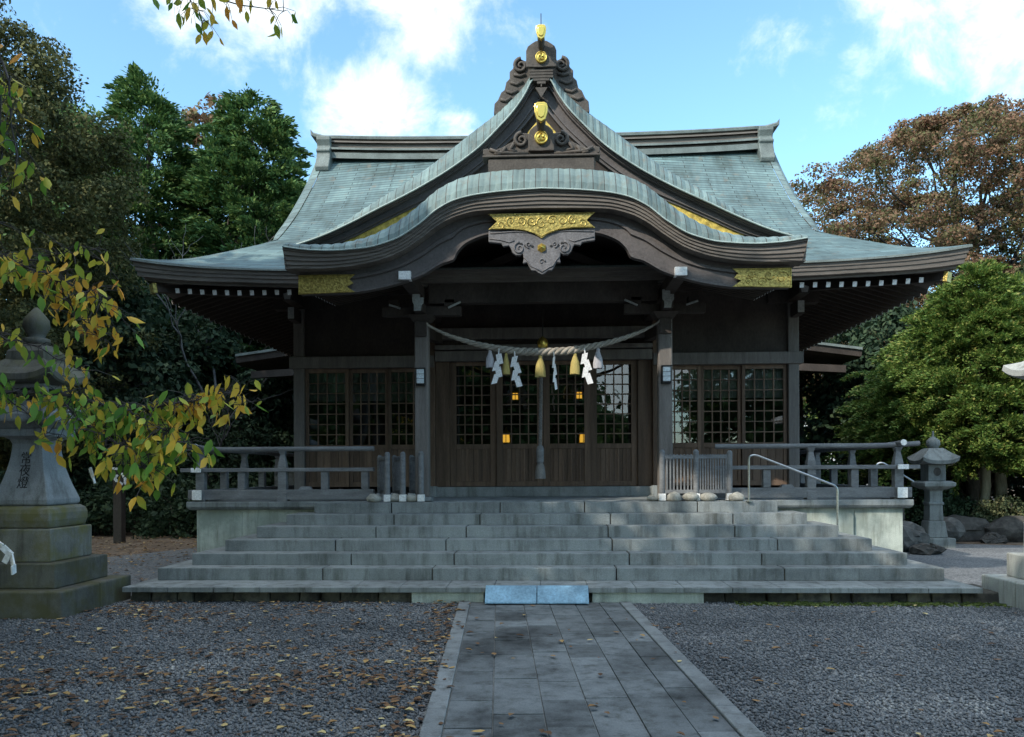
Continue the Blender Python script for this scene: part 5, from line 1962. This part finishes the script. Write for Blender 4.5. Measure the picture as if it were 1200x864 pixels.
# rear hall whose verges show under the side eaves
rear = thing('rear_hall', (0, 25, 0), 'dark rear hall whose low roof edges show beneath both side eaves', 'hall')
rf = spline([(0, 7.6), (2, 6.6), (4, 5.85), (6, 5.42), (7.8, 5.16), (8.85, 5.02)])
xs = np.linspace(-8.85, 8.85, 60)
mb = MB()
mb.loft([[(x, 22.9, z) for x, _, z in sym(rf, xs, 0)], [(x, 29, z) for x, _, z in sym(rf, xs, 0)]])
mb.loft([[(x, 22.9, z) for x, _, z in sym(rf, xs, 0)], [(x, 22.9, z - 0.07) for x, _, z in sym(rf, xs, 0)]])
mb.build('roof', M['copper_plain'], rear)
mb = MB()
mb.loft([[(x, 22.95, z - 0.07) for x, _, z in sym(rf, xs, 0)], [(x, 22.98, z - 0.25) for x, _, z in sym(rf, xs, 0)], [(x, 23.2, z - 0.28) for x, _, z in sym(rf, xs, 0)], [(x, 29, z - 0.2) for x, _, z in sym(rf, xs, 0)]])
mb.build('bargeboard', M['wood_dark'], rear)
for sg in (-1, 1):
    mb = MB()
    mb.bar((sg * 8.5, 23.3, 4.46), (sg * 5.5, 23.3, 4.62), 0.2, 0.2)
    mb.build('beam', M['wood_dark'], rear)
mb = MB()
mb.box(-7.0, 7.0, 23.6, 28.5, 0, 5.1)
mb.build('wall', M['wood_dark'], rear)


# ------------------------------------------------------------------ vegetation
def leaf_quads(rng, C3, Rad, n, size, droop=0.0, flat=0.0):
    """n leaves round each clump centre; returns (N,4,3)"""
    Mx = len(C3)
    d = rng.normal(size=(Mx, n, 3))
    d /= np.linalg.norm(d, axis=2, keepdims=True)
    r = rng.uniform(0, 1, (Mx, n, 1)) ** 0.45
    P = C3[:, None] + d * r * Rad[:, None]
    P[:, :, 2] -= droop * (r[:, :, 0] ** 2) * Rad[:, None, 0]
    P = P.reshape(-1, 3)
    N = len(P)
    nrm = rng.normal(size=(N, 3)) * 0.75 + d.reshape(-1, 3) * 1.0
    nrm[:, 2] += flat
    nrm /= np.linalg.norm(nrm, axis=1, keepdims=True)
    t = rng.normal(size=(N, 3))
    t -= nrm * (t * nrm).sum(1, keepdims=True)
    t /= np.linalg.norm(t, axis=1, keepdims=True)
    b = np.cross(nrm, t)
    s = (size * rng.uniform(0.6, 1.4, N))[:, None]
    return np.stack([P - t * s * 0.6, P + b * s * 0.34, P + t * s * 0.6 - nrm * s * 0.15, P - b * s * 0.34], 1)


def spray_quads(rng, C3, D, n, L, w, size, droop):
    """drooping feathery sprays: leaves set along an outward-pointing twig"""
    Mx = len(C3)
    u = rng.uniform(0, 1, (Mx, n, 1)) ** 0.8
    Ls = L * rng.uniform(0.6, 1.4, (Mx, 1, 1))
    lat = rng.normal(size=(Mx, n, 3)) * w * (1.05 - 0.75 * u) * np.array([1, 1, 0.45])
    P = C3[:, None] + D[:, None] * u * Ls + lat
    P[:, :, 2] -= droop * (u[:, :, 0] ** 2) * Ls[:, :, 0]
    t = D[:, None] + lat / w * 0.55 + rng.normal(size=(Mx, n, 3)) * 0.3
    P, t = P.reshape(-1, 3), t.reshape(-1, 3)
    t /= np.linalg.norm(t, axis=1, keepdims=True)
    nrm = rng.normal(size=t.shape) * 0.6 + np.array([0, 0, 0.8])
    nrm -= t * (nrm * t).sum(1, keepdims=True)
    nrm /= np.linalg.norm(nrm, axis=1, keepdims=True)
    b = np.cross(nrm, t)
    s = (size * rng.uniform(0.6, 1.4, len(P)))[:, None]
    return np.stack([P - t * s * 0.6, P + b * s * 0.26, P + t * s * 0.7 - nrm * s * 0.12, P - b * s * 0.26], 1)


QF = [(0, 1, 2, 3)]


def limb(mb, a, b, r0, r1, rr, n=7, wob=0.08, seg=7):
    a, b = Vector(a), Vector(b)
    L = (b - a).length
    pts = [a]
    for i in range(1, n):
        u = i / n
        p = a.lerp(b, u)
        p += Vector((rr.uniform(-1, 1), rr.uniform(-1, 1), rr.uniform(-0.3, 1))) * wob * L * (math.sin(u * math.pi))
        pts.append(p)
    pts.append(b)
    mb.tube(pts, [r0 + (r1 - r0) * i / n for i in range(n + 1)], seg, cap=False)
    return pts


def tree(name, label, cat, base, H, r_trunk, prof, clumps, n, size, clump_r, leaf, bark, seed, flat=0.3, droop=0.2, limbs=14, lean=(0, 0), group=None, squash=0.75, layers=None, spray=None, ell=1.0):
    """prof: list of (height fraction, radius in metres) crown envelope"""
    rng = np.random.default_rng(seed)
    rr = random.Random(seed)
    t = thing(name, base, label, cat, group)
    pf = spline(prof)
    h0, h1 = prof[0][0], prof[-1][0]
    C3 = []
    tries = 0
    while len(C3) < clumps and tries < clumps * 40:
        tries += 1
        u = rng.uniform(h0, h1)
        if layers:
            u = h0 + (h1 - h0) * (round((u - h0) / (h1 - h0) * layers) + rng.normal(0, 0.16)) / layers
            u = min(max(u, h0), h1)
        rm = max(float(pf(u)[0]), 0.05)
        if rng.uniform(0, max(p[1] for p in prof)) > rm + 0.15:
            continue
        a = rng.uniform(0, 2 * np.pi)
        rad = rm * (rng.uniform(0.15, 1.0) ** 0.55) * rng.uniform(0.82, 1.1)
        C3.append((base[0] + lean[0] * u + rad * math.cos(a), base[1] + lean[1] * u + rad * math.sin(a) * ell, base[2] + u * H))
    C3 = np.array(C3)
    Rr = rng.uniform(0.6, 1.35, (len(C3), 1)) * clump_r
    Rad = np.concatenate([Rr, Rr, Rr * squash], 1)
    if spray:
        D = C3 - np.array([base[0], base[1], 0]) * np.array([1, 1, 0])
        D[:, 2] = 0
        D /= np.linalg.norm(D, axis=1, keepdims=True) + 1e-6
        D = D + rng.normal(size=D.shape) * 0.45
        D[:, 2] = rng.normal(0.22, 0.25, len(D))
        D /= np.linalg.norm(D, axis=1, keepdims=True)
        V = spray_quads(rng, C3, D, n, spray[0], spray[1], size, droop)
    else:
        V = leaf_quads(rng, C3, Rad, n, size, droop, flat)
    bulk('crown', V, QF, leaf, t)
    mb = MB()
    top = Vector((base[0] + lean[0], base[1] + lean[1], base[2] + H * 0.93))
    spine = limb(mb, (base[0], base[1], -0.05), top, r_trunk, r_trunk * 0.12, rr, 10, 0.02, 9)
    idx = rng.permutation(len(C3))[:limbs]
    for i in idx:
        c = C3[i]
        u = (c[2] - base[2]) / H
        k = int(max(1, min(9, (u - 0.14 - 0.1 * rng.uniform()) * 10 / 0.93)))
        s = spine[k]
        limb(mb, s, c, r_trunk * 0.34 * (1 - 0.5 * u), r_trunk * 0.05, rr, 6, 0.07, 5)
    mb.build('trunk', bark, t, smooth=True)
    return t


conif = [(0.06, 2.6), (0.25, 2.7), (0.5, 2.1), (0.75, 1.4), (0.92, 0.7), (1.0, 0.1)]


def scale_prof(p, s):
    return [(a, b * s) for a, b in p]


GTL = 'evergreens and autumn trees behind the hall on the left'
# left background
tree('cypress_tree', 'green cypress with a rounded top right beside the hall roof', 'tree', (-10.9, 30, 0), 15.6, 0.30,
     [(0.05, 2.2), (0.3, 2.4), (0.55, 2.15), (0.8, 1.7), (0.92, 1.1), (1.0, 0.25)], 1000, 135, 0.15, 0.50, M['leaf_cypress'], M['bark'], 21, droop=0.3, spray=(0.8, 0.24), limbs=30, group=GTL)
tree('cypress_tree', 'broad green cypress with pointed top, left neighbour of the rounded cypress', 'tree', (-15.2, 30.5, 0), 16.6, 0.34,
     [(0.05, 3.0), (0.3, 3.2), (0.55, 2.7), (0.8, 1.7), (0.93, 0.75), (1.0, 0.1)], 1250, 135, 0.15, 0.52, M['leaf_cypress'], M['bark'], 22, droop=0.3, spray=(0.9, 0.25), limbs=30, group=GTL)
tree('maple_tree', 'rusty brown tree top showing between the two green cypresses', 'tree', (-14.2, 35, 0), 18.3, 0.3,
     [(0.45, 1.6), (0.65, 2.6), (0.85, 2.4), (1.0, 0.8)], 80, 90, 0.2, 0.6, M['leaf_rust'], M['bark'], 23, group=GTL)
tree('evergreen_tree', 'green evergreen filling the gap behind the two cypresses', 'tree', (-13.0, 38, 0), 15.5, 0.3,
     [(0.1, 3.2), (0.4, 3.4), (0.7, 2.8), (0.9, 1.6), (1.0, 0.3)], 300, 190, 0.2, 0.75, M['leaf_cypress'], M['bark'], 40, group=GTL)
tree('brown_tree', 'big dull brown and green tree filling the upper left corner', 'tree', (-16.4, 22.5, 0), 15.4, 0.4,
     [(0.05, 3.6), (0.3, 4.6), (0.55, 4.5), (0.8, 3.3), (0.95, 1.5), (1.0, 0.4)], 760, 300, 0.095, 0.6, M['leaf_brown'], M['bark'], 24, flat=0.1, group=GTL)
tree('evergreen_tree', 'dark green evergreen between the brown tree and the pointed cypress', 'tree', (-18.2, 30.5, 0), 16.0, 0.3,
     [(0.03, 3.0), (0.3, 3.2), (0.6, 2.6), (0.85, 1.6), (1.0, 0.3)], 300, 190, 0.18, 0.7, M['leaf_cypress'], M['bark'], 30, group=GTL)
tree('evergreen_tree', 'dark evergreen at the left frame edge behind the brown tree', 'tree', (-20.5, 29, 0), 15.5, 0.4,
     [(0.03, 3.6), (0.3, 3.9), (0.6, 3.2), (0.85, 1.8), (1.0, 0.3)], 220, 150, 0.21, 0.8, M['leaf_deep'], M['bark'], 25, group=GTL)
tree('evergreen_tree', 'dark evergreen mass low behind the left eave of the hall', 'tree', (-10.6, 27.6, 0), 8.6, 0.28,
     [(0.02, 2.6), (0.3, 3.0), (0.6, 2.6), (0.85, 1.7), (1.0, 0.4)], 190, 150, 0.17, 0.66, M['leaf_deep'], M['bark'], 26, group=GTL)
tree('evergreen_tree', 'dark low evergreen under the hall corner, left of the first', 'tree', (-13.6, 25.0, 0), 8.2, 0.28,
     [(0.02, 2.7), (0.3, 3.0), (0.6, 2.7), (0.85, 1.9), (1.0, 0.4)], 200, 150, 0.16, 0.66, M['leaf_deep'], M['bark'], 27, group=GTL)
tree('evergreen_tree', 'dark wide evergreen behind both dark low ones', 'tree', (-16.5, 33.5, 0), 11.0, 0.4,
     [(0.0, 4.6), (0.3, 5.0), (0.6, 4.6), (0.85, 3.2), (1.0, 0.8)], 300, 140, 0.24, 0.9, M['leaf_deep'], M['bark'], 28, group=GTL)
tree('evergreen_tree', 'dark evergreen seen in the gap beside the hall wall', 'tree', (-8.6, 33.5, 0), 9.0, 0.3,
     [(0.0, 2.6), (0.3, 2.9), (0.6, 2.6), (0.85, 1.8), (1.0, 0.4)], 170, 140, 0.22, 0.8, M['leaf_deep'], M['bark'], 29, group=GTL)


def shrub(name, label, c, r, h, clumps, n, size, leaf, seed, group=None):
    rng = np.random.default_rng(seed)
    t = thing(name, (c[0], c[1], 0), label, 'shrub', group)
    d = rng.normal(size=(clumps, 3))
    d /= np.linalg.norm(d, axis=1, keepdims=True)
    d[:, 2] = np.abs(d[:, 2])
    k = rng.uniform(0.5, 1.0, (clumps, 1))
    C3 = np.array([c[0], c[1], 0.05]) + d * k * np.array([r, r, h])
    Rad = np.tile(np.array([[0.24, 0.24, 0.2]]) * max(r, h) * 1.0, (clumps, 1))
    bulk('foliage', leaf_quads(rng, C3, Rad, n, size, 0.1, 0.2), QF, leaf, t)
    mb = MB()
    rr = random.Random(seed)
    for i in range(min(10, clumps)):
        limb(mb, (c[0] + rr.uniform(-0.1, 0.1), c[1] + rr.uniform(-0.1, 0.1), -0.03), C3[i], 0.03, 0.008, rr, 5, 0.1, 5)
    mb.build('stem', M['bark'], t)
    return t


GSL = 'dark shrubs along the back of the court, left'
for k, (x, y, r, h, lab) in enumerate(((-7.4, 22.3, 1.1, 1.7, 'dark shrub in the gap beside the left veranda railing'), (-9.2, 20.8, 1.2, 1.5, 'dark low shrub behind the left end of the railing'),
                                       (-10.9, 21.5, 1.4, 2.2, 'dark shrub behind the post with paper strips'), (-12.8, 20.8, 1.3, 1.6, 'dark broad shrub left of the post with paper strips'),
                                       (-14.7, 19.8, 1.3, 2.0, 'dark shrub behind the mossy lantern'), (-9.6, 24.0, 1.8, 3.6, 'tall dark shrub rising above the railing under the eave'),
                                       (-12.0, 23.6, 1.7, 3.6, 'tall dark shrub under the tip of the left eave'))):
    shrub('dark_shrub', lab, (x, y), r, h, 46, 110, 0.11, M['leaf_deep'], 60 + k, GSL)


def bare_tree(label, base, segs, seed, mat, group=None):
    """leafless branches: recursive forks"""
    rr = random.Random(seed)
    mb = MB()

    def grow(p, d, L, r, depth):
        q = p + d * L
        limb(mb, p, q, r, r * 0.6, rr, 4, 0.06, 5)
        if depth == 0:
            return
        for _ in range(rr.choice((2, 3, 3))):
            nd = (d + Vector((rr.uniform(-1, 1), rr.uniform(-0.7, 0.7), rr.uniform(-0.45, 0.6))) * 0.75).normalized()
            grow(q, nd, L * rr.uniform(0.6, 0.85), r * 0.58, depth - 1)
    grow(Vector((base[0], base[1], -0.05)), Vector((segs[0], segs[1], 1)).normalized(), segs[2], segs[3], 4)
    o = mb.build('bare_tree', mat, smooth=True)
    return tag(o, label, 'tree', group)


GB = 'leafless small trees in front of the dark evergreens'
bare_tree('pale leafless tree spreading above the left eave before the cypresses', (-11.0, 25.5), (0.25, 0.0, 3.3, 0.10), 2, M['twig_pale'], GB)
bare_tree('dark leafless tangle under the left eave beside the hall', (-9.4, 22.6), (-0.1, 0, 1.6, 0.05), 5, M['twig_dark'], GB)

# right background
GTR = 'trees behind the hall on the right'
tree('zelkova_tree', 'great spreading rust-brown autumn tree right of the hall roof', 'tree', (15.4, 31, 0), 14.7, 0.40,
     [(0.26, 4.2), (0.42, 6.4), (0.62, 7.2), (0.80, 6.4), (0.92, 4.4), (1.0, 1.4)], 1000, 300, 0.088, 0.60, M['leaf_rust'], M['twig_dark'], 31, flat=0.5, limbs=70, squash=0.5, group=GTR)
tree('zelkova_tree', 'smaller brown-green tree beside the great rust-brown one at the right edge', 'tree', (19.6, 27, 0), 11.0, 0.36,
     [(0.1, 2.6), (0.3, 3.4), (0.5, 4.0), (0.7, 4.2), (0.88, 3.0), (1.0, 0.9)], 320, 170, 0.12, 0.6, M['leaf_brown'], M['twig_dark'], 32, flat=0.4, limbs=50, squash=0.6, group=GTR)
tree('yew_tree', 'dense bright green conical tree in front of the autumn tree', 'tree', (10.9, 21.0, 0), 6.7, 0.22,
     [(0.25, 1.9), (0.36, 2.65), (0.50, 2.45), (0.68, 1.8), (0.84, 0.95), (1.0, 0.05)], 1700, 190, 0.075, 0.27, M['leaf_bright'], M['bark'], 33, droop=0.45, spray=(0.75, 0.13), limbs=40, group=GTR)
tree('yew_tree', 'bright green rounded tree at the right edge, partly behind the pale lantern roof', 'tree', (14.6, 21.4, 0), 5.6, 0.20,
     [(0.30, 1.6), (0.42, 2.3), (0.6, 2.3), (0.8, 1.6), (0.93, 0.8), (1.0, 0.2)], 700, 180, 0.08, 0.36, M['leaf_bright'], M['bark'], 34, droop=0.45, spray=(0.7, 0.13), group=GTR)
tree('evergreen_tree', 'dark evergreen low behind the small lantern', 'tree', (10.6, 25.5, 0), 6.8, 0.25,
     [(0.0, 2.2), (0.3, 2.6), (0.6, 2.3), (0.85, 1.5), (1.0, 0.4)], 170, 130, 0.16, 0.6, M['leaf_deep'], M['bark'], 35, group=GTR)
tree('evergreen_tree', 'dark evergreen filling the right edge behind the pale lantern', 'tree', (15.2, 24.0, 0), 8.0, 0.3,
     [(0.0, 2.9), (0.3, 3.3), (0.6, 2.9), (0.85, 1.9), (1.0, 0.5)], 220, 140, 0.17, 0.66, M['leaf_deep'], M['bark'], 36, group=GTR)
tree('evergreen_tree', 'green tree glimpsed under the autumn tree above the right eave', 'tree', (14.4, 36, 0), 10.6, 0.3,
     [(0.1, 2.6), (0.4, 3.2), (0.7, 2.6), (1.0, 0.5)], 150, 110, 0.22, 0.75, M['leaf_bright'], M['bark'], 37, group=GTR)
tree('evergreen_tree', 'thin dark tree close to the right wall of the hall', 'tree', (8.6, 27.5, 0), 8.2, 0.18,
     [(0.12, 1.0), (0.4, 1.5), (0.7, 1.5), (1.0, 0.4)], 60, 90, 0.15, 0.55, M['leaf_deep'], M['bark'], 38, group=GTR)
tree('cypress_tree', 'dark bluish bough-heavy conifer at the right edge above the rocks', 'tree', (13.3, 19.6, 0), 4.6, 0.2,
     [(0.18, 1.1), (0.4, 1.7), (0.7, 1.5), (1.0, 0.4)], 130, 170, 0.09, 0.42, M['leaf_deep'], M['bark'], 39, flat=0.5, squash=0.4, layers=7, group=GTR)
for k, (x, y, r, h, lab) in enumerate(((10.75, 20.3, 0.125, 3.6, 'pale lichened trunk left of a pair, behind the clipped shrub'), (11.5, 21.0, 0.155, 4.2, 'pale lichened trunk right of a pair, behind the clipped shrub'))):
    mb = MB()
    rr = random.Random(70 + k)
    sp = limb(mb, (x, y, -0.05), (x + 0.1, y, h), r, r * 0.7, rr, 9, 0.015, 12)
    for j in range(5):
        s = sp[5 + j % 4]
        limb(mb, s, s + Vector((rr.uniform(-1.2, 1.2), rr.uniform(-0.6, 0.6), rr.uniform(0.2, 1.0))), 0.05, 0.012, rr, 5, 0.06, 6)
    tag(mb.build('tree_trunk', M['bark_pale'], smooth=True), lab, 'tree trunk', 'pale tree trunks behind the rocks')
shrub('clipped_shrub', 'rounded clipped grey-green shrub behind the rock row', (10.6, 19.3), 0.62, 0.95, 60, 130, 0.05, M['leaf_shrub'], 81)
shrub('dark_shrub', 'dark green shrub right of the small lantern, left of the pale trunks', (9.5, 19.9), 0.75, 1.25, 60, 110, 0.07, M['leaf_deep'], 82)
shrub('dark_shrub', 'green shrub peeping between upright rock and small lantern', (8.1, 20.0), 0.6, 1.2, 40, 110, 0.07, M['leaf_bright'], 83)
shrub('dark_shrub', 'dark shrub at the right edge above the kerb rocks', (12.2, 19.2), 0.9, 1.2, 50, 110, 0.08, M['leaf_deep'], 84)
shrub('dark_shrub', 'leafy shrub behind the right veranda railing', (8.2, 24.2), 1.3, 1.8, 60, 100, 0.10, M['leaf_cypress'], 85)
mb = MB()
rr = random.Random(3)
limb(mb, (9.9, 19.6, 1.75), (8.3, 18.6, 1.62), 0.02, 0.010, rr, 6, 0.03, 6)
tag(mb.build('dead_branch', M['bark_pale']), 'thin bare branch slanting behind the small lantern roof', 'branch')

# pale house far behind on the right
hs = thing('white_house', (16, 46, 0), 'pale house wall glimpsed far off under the right eave', 'house')
mb = MB()
mb.box(13.0, 21, 44, 50, 0, 5.2)
mb.build('wall', M['plaster'], hs)
mb = MB()
mb.add([(12.6, 43.5, 5.2), (21.4, 43.5, 5.2), (21.4, 50.5, 5.2), (12.6, 50.5, 5.2), (13.5, 47, 7.2), (20.5, 47, 7.2)], [(0, 1, 5, 4), (1, 2, 5), (2, 3, 4, 5), (3, 0, 4), (3, 2, 1, 0)])
mb.build('roof', M['house_roof'], hs)
mb = MB()
for x in (14.5, 16.5, 18.5):
    mb.box(x, x + 0.9, 43.95, 43.99, 2.6, 4.0)
mb.build('window', M['ink'], hs)
# far wood closing the horizon
rng = np.random.default_rng(90)
C3 = []
for x in np.arange(-90, 91, 1.6):
    y = 62 + 14 * abs(x) / 90 + rng.uniform(-3, 3)
    if 11 < x < 24:
        continue
    for z in np.arange(0.6, 7.0 + 2.5 * math.sin(x * 0.31), 1.5):
        C3.append((x + rng.uniform(-0.8, 0.8), y + rng.uniform(-2, 2), z))
C3 = np.array(C3)
Rad = np.tile(np.array([[1.5, 1.5, 1.2]]), (len(C3), 1))
o = bulk('far_wood', leaf_quads(rng, C3, Rad, 60, 0.5, 0.1, 0.2), QF, M['leaf_deep'])
tag(o, 'dark band of distant woodland behind the shrine grounds', 'woodland', kind='stuff')

# ---- cherry tree whose turning leaves hang into the picture from the left
cherry = thing('cherry_tree', (-6.4, 4.2, 0), 'cherry tree with hanging branches of green and yellow autumn leaves, left foreground', 'tree')
mb = MB()
rr = random.Random(12)
sp = limb(mb, (-6.4, 4.2, -0.05), (-5.6, 4.4, 3.4), 0.22, 0.16, rr, 7, 0.03, 12)
limb(mb, sp[-1], (-5.0, 5.0, 6.2), 0.13, 0.07, rr, 6, 0.05, 8)
limb(mb, sp[-2], (-7.4, 3.0, 6.0), 0.12, 0.06, rr, 6, 0.05, 8)
mb.build('trunk', M['bark'], cherry, smooth=True)
CAMP = Vector((0.043, 0, 1.63))


def bp(u, v, Y):
    """pixel of the photograph -> metres, used to lay out where each bough hangs"""
    th = R(2.3956)
    dx, dz = (u - 600) / 950, (552 - v) / 950
    X, Yd = dx * math.cos(th) - math.sin(th), dx * math.sin(th) + math.cos(th)
    k = Y / Yd
    return Vector((CAMP.x + X * k, Y, CAMP.z + dz * k))


def bough(paths, seed, dens, spread, hang, size=0.088):
    """woody bough(s) with drooping leaves along them"""
    rng = np.random.default_rng(seed)
    rr = random.Random(seed)
    mb = MB()
    L = []
    for pts, r0, nleaf in paths:
        P = [Vector(p) for p in pts]
        dense = []
        for a, b in zip(P[:-1], P[1:]):
            for i in range(6):
                dense.append(a.lerp(b, i / 6) + Vector((rr.uniform(-1, 1), rr.uniform(-1, 1), rr.uniform(-1, 1))) * 0.012)
        dense.append(P[-1])
        mb.tube(dense, [r0 * (1 - 0.8 * i / (len(dense) - 1)) for i in range(len(dense))], 6)
        start = int(len(dense) * 0.12)
        for k in range(int(nleaf * 1.75) if nleaf > 5 else nleaf):
            i = rr.randrange(start, len(dense))
            p = dense[i]
            tip = p + Vector((rr.gauss(0, spread), rr.gauss(0, spread * 1.3), rr.gauss(-hang, spread * 0.8)))
            if True:
                mb.tube([p, (p + tip) / 2 + Vector((0, 0, 0.02)), tip], [0.003, 0.0022, 0.0015], 4, cap=False)
            L.append(tip)
    b = mb.build('bough', M['twig_dark'], cherry)
    L = np.array([q[:] for q in L])
    N = len(L)
    # leaf: hangs from its stalk, blade pointing mostly down
    d = np.stack([rng.normal(0, 0.45, N), rng.normal(0, 0.45, N), -np.abs(rng.normal(0.9, 0.3, N))], 1)
    d /= np.linalg.norm(d, axis=1, keepdims=True)
    up = rng.normal(size=(N, 3))
    up[:, 1] -= 0.8
    s = np.cross(d, up)
    s /= np.linalg.norm(s, axis=1, keepdims=True)
    nn = np.cross(s, d)
    ln = size * rng.uniform(0.65, 1.2, N)[:, None]
    fold = rng.uniform(0.05, 0.35, N)[:, None]
    curl = rng.uniform(-0.25, 0.25, N)[:, None]
    def pt(a, w):
        return L + d * ln * a + s * ln * w + nn * ln * (abs(w) * fold + curl * a * a)
    V = np.stack([pt(0, 0), pt(0.25, 0.19), pt(0.6, 0.23), pt(1.08, 0), pt(0.6, -0.23), pt(0.25, -0.19)], 1)
    quads = [(0, 3, 2, 1), (0, 5, 4, 3)]
    bulk('leaves', V, quads, M['leaf_cherry'], b)


def P3(*a):
    return [bp(*q) for q in a]


bough([(P3((-120, 250, 5.6), (-20, 292, 5.2), (60, 318, 5.0), (120, 352, 4.9)), 0.016, 105),
       (P3((20, 305, 5.1), (70, 295, 5.1), (125, 290, 5.2)), 0.006, 22),
       (P3((60, 318, 5.0), (95, 370, 5.0), (120, 395, 5.0)), 0.006, 40)], 1, 0, 0.085, 0.02)
bough([(P3((-140, 420, 5.6), (-10, 455, 5.2), (70, 460, 5.0), (150, 480, 4.9), (215, 470, 4.9), (285, 455, 5.0)), 0.018, 190),
       (P3((60, 460, 5.0), (110, 500, 4.8), (160, 530, 4.7), (175, 555, 4.7)), 0.008, 105),
       (P3((140, 480, 4.9), (190, 500, 4.8), (225, 525, 4.8)), 0.006, 62),
       (P3((0, 455, 5.2), (50, 500, 5.0), (90, 520, 5.0)), 0.005, 12)], 2, 0, 0.075, 0.02)
bough([(P3((-110, 330, 5.8), (-20, 385, 5.4), (45, 405, 5.2), (95, 432, 5.1)), 0.010, 34)], 6, 0, 0.08, 0.02)
bough([(P3((240, 480, 5.0), (290, 470, 5.0), (345, 455, 5.05)), 0.004, 3)], 5, 0, 0.02, 0.01)
bough([(P3((-90, -60, 5.0), (-30, 0, 4.6), (12, 90, 4.3), (20, 200, 4.2)), 0.014, 46),
       (P3((0, 60, 4.4), (5, 180, 4.4), (-5, 270, 4.4)), 0.006, 22)], 3, 0, 0.07, 0.03)
bough([(P3((40, -150, 5.6), (150, -60, 5.3), (235, -8, 5.2), (335, 12, 5.2)), 0.012, 34),
       (P3((190, -35, 5.3), (225, 0, 5.2), (245, 25, 5.2)), 0.005, 16)], 4, 0, 0.06, 0.035)
# white paper strips tied to the low twigs
GP = 'folded paper fortunes tied among the low twigs'
for k, (u, v, Y, a, lab) in enumerate(((106, 552, 5.0, 0.35, 'folded white paper strip hanging at the end of a low cherry twig'), (10, 648, 6.4, -0.5, 'white paper strip tied low at the left frame edge before the mossy lantern'))):
    p = bp(u, v, Y)
    mb = MB()
    d = Vector((math.sin(a), 0.1, -math.cos(a))).normalized()
    if k == 0:
        mb.bar(p + Vector((0, 0, 0.035)), p + d * 0.07, 0.004, 0.022)
        mb.bar(p + Vector((0.0, -0.004, 0.03)), p + Vector((0.02, -0.006, -0.03)), 0.004, 0.022)
    else:
        q = [Vector((-0.10, 0, 0.10)), Vector((-0.04, -0.02, 0.07)), Vector((0.02, 0, 0.0)), Vector((0.05, -0.02, -0.08)), Vector((0.04, 0, -0.15))]
        for a_, b_ in zip(q[:-1], q[1:]):
            mb.bar(p + a_, p + b_, 0.012, 0.05)
        mb.bar(p + Vector((0.02, -0.012, 0.03)), p + Vector((-0.03, -0.014, -0.06)), 0.01, 0.045)
    tag(mb.build('paper_strip', M['paper']), lab, 'paper strip', GP)

# ---- unseen trees behind and left of the viewer, some crowns shaped to place shade
GS = 'tall trees behind the viewer'
SH = [((-5.7, 2.75), 12.2, 2.5, 'thin flat crown left of the viewer, added to shade the railing'),
      ((-6.6, -3.5), 12.4, 4.3, 'broad unseen evergreen behind the viewer, left of the path, flattened to shade the steps'),
      ((-9.4, 6.0), 11.0, 3.4, 'broad evergreen standing left of the court outside the view'),
      ((-14.0, 8.2), 11.5, 3.6, 'evergreen left of the court, standing beyond the broad one'),
      ((-15.2, 14.3), 13.0, 3.3, 'evergreen left of the court, farthest towards the hall'),
      ((-13.2, 3.0), 12.5, 3.8, 'tall evergreen left of the court, behind the broad one'),
      ((-10.5, -2.4), 12.4, 4.2, 'second unseen evergreen behind the viewer, left of the first, flattened to shade the steps'),
      ((-1.6, -6.6), 11.5, 4.2, 'tall evergreen behind the viewer, beside the path'),
      ((-13.5, -6.5), 14.0, 5.0, 'tallest evergreen behind the viewer, farthest left'),
      ((-0.6, -15.5), 10.5, 3.1, 'evergreen straight behind the viewer at the far end of the path'),
      ((11.5, -14.5), 11.5, 4.9, 'tall evergreen behind the viewer, right of the path'),
      ((4.2, -24.0), 5.2, 3.0, 'low evergreen far behind the viewer'),
      ((-10.0, -17.0), 7.0, 4.2, 'low broad evergreen behind the viewer, far left'),
      ((-11.2, 4.3), 12.5, 3.0, 'second thin flat crown, farther left of the viewer, added to shade the left eave')
]
for k, ((x, y), H, r, lab) in enumerate(SH):
    prof = [(0.22, r * 0.6), (0.4, r), (0.65, r), (0.85, r * 0.75), (1.0, r * 0.2)]
    if k == 0:
        prof = [(0.972, 2.2), (0.985, 2.5), (1.0, 2.2)]  # thin crown shaped to shade the railing and leave the base wall sunlit
    if k == 13:
        prof = [(0.955, 2.6), (0.975, 3.0), (1.0, 2.6)]  # thin crown added to shade the left eave and porch roof
    if k in (1, 6):
        prof = [(0.3, r * 0.6), (0.5, r), (0.9, r), (0.98, r * 0.97), (1.0, r * 0.9)]  # tops flattened to shade the steps and leave the wall sunlit
    tree('shade_tree', lab, 'tree', (x, y, 0), H, 0.35 if k not in (0, 13) else 0.14, prof,
         130 if k in (0, 13) else (290 if k in (1, 6) else 215), (95 if k in (1, 2, 3, 5, 6, 7, 8) else 130), 0.27, {0: 0.36, 13: 0.45}.get(k, 1.0), M['leaf_cypress'], M['bark'], 100 + k, group=GS, flat=0.4, ell={0: 0.26, 13: 0.45}.get(k, 1.0), squash=0.5 if k < 1 else (0.5 if k in (1, 6) else 0.75), droop=0.1)
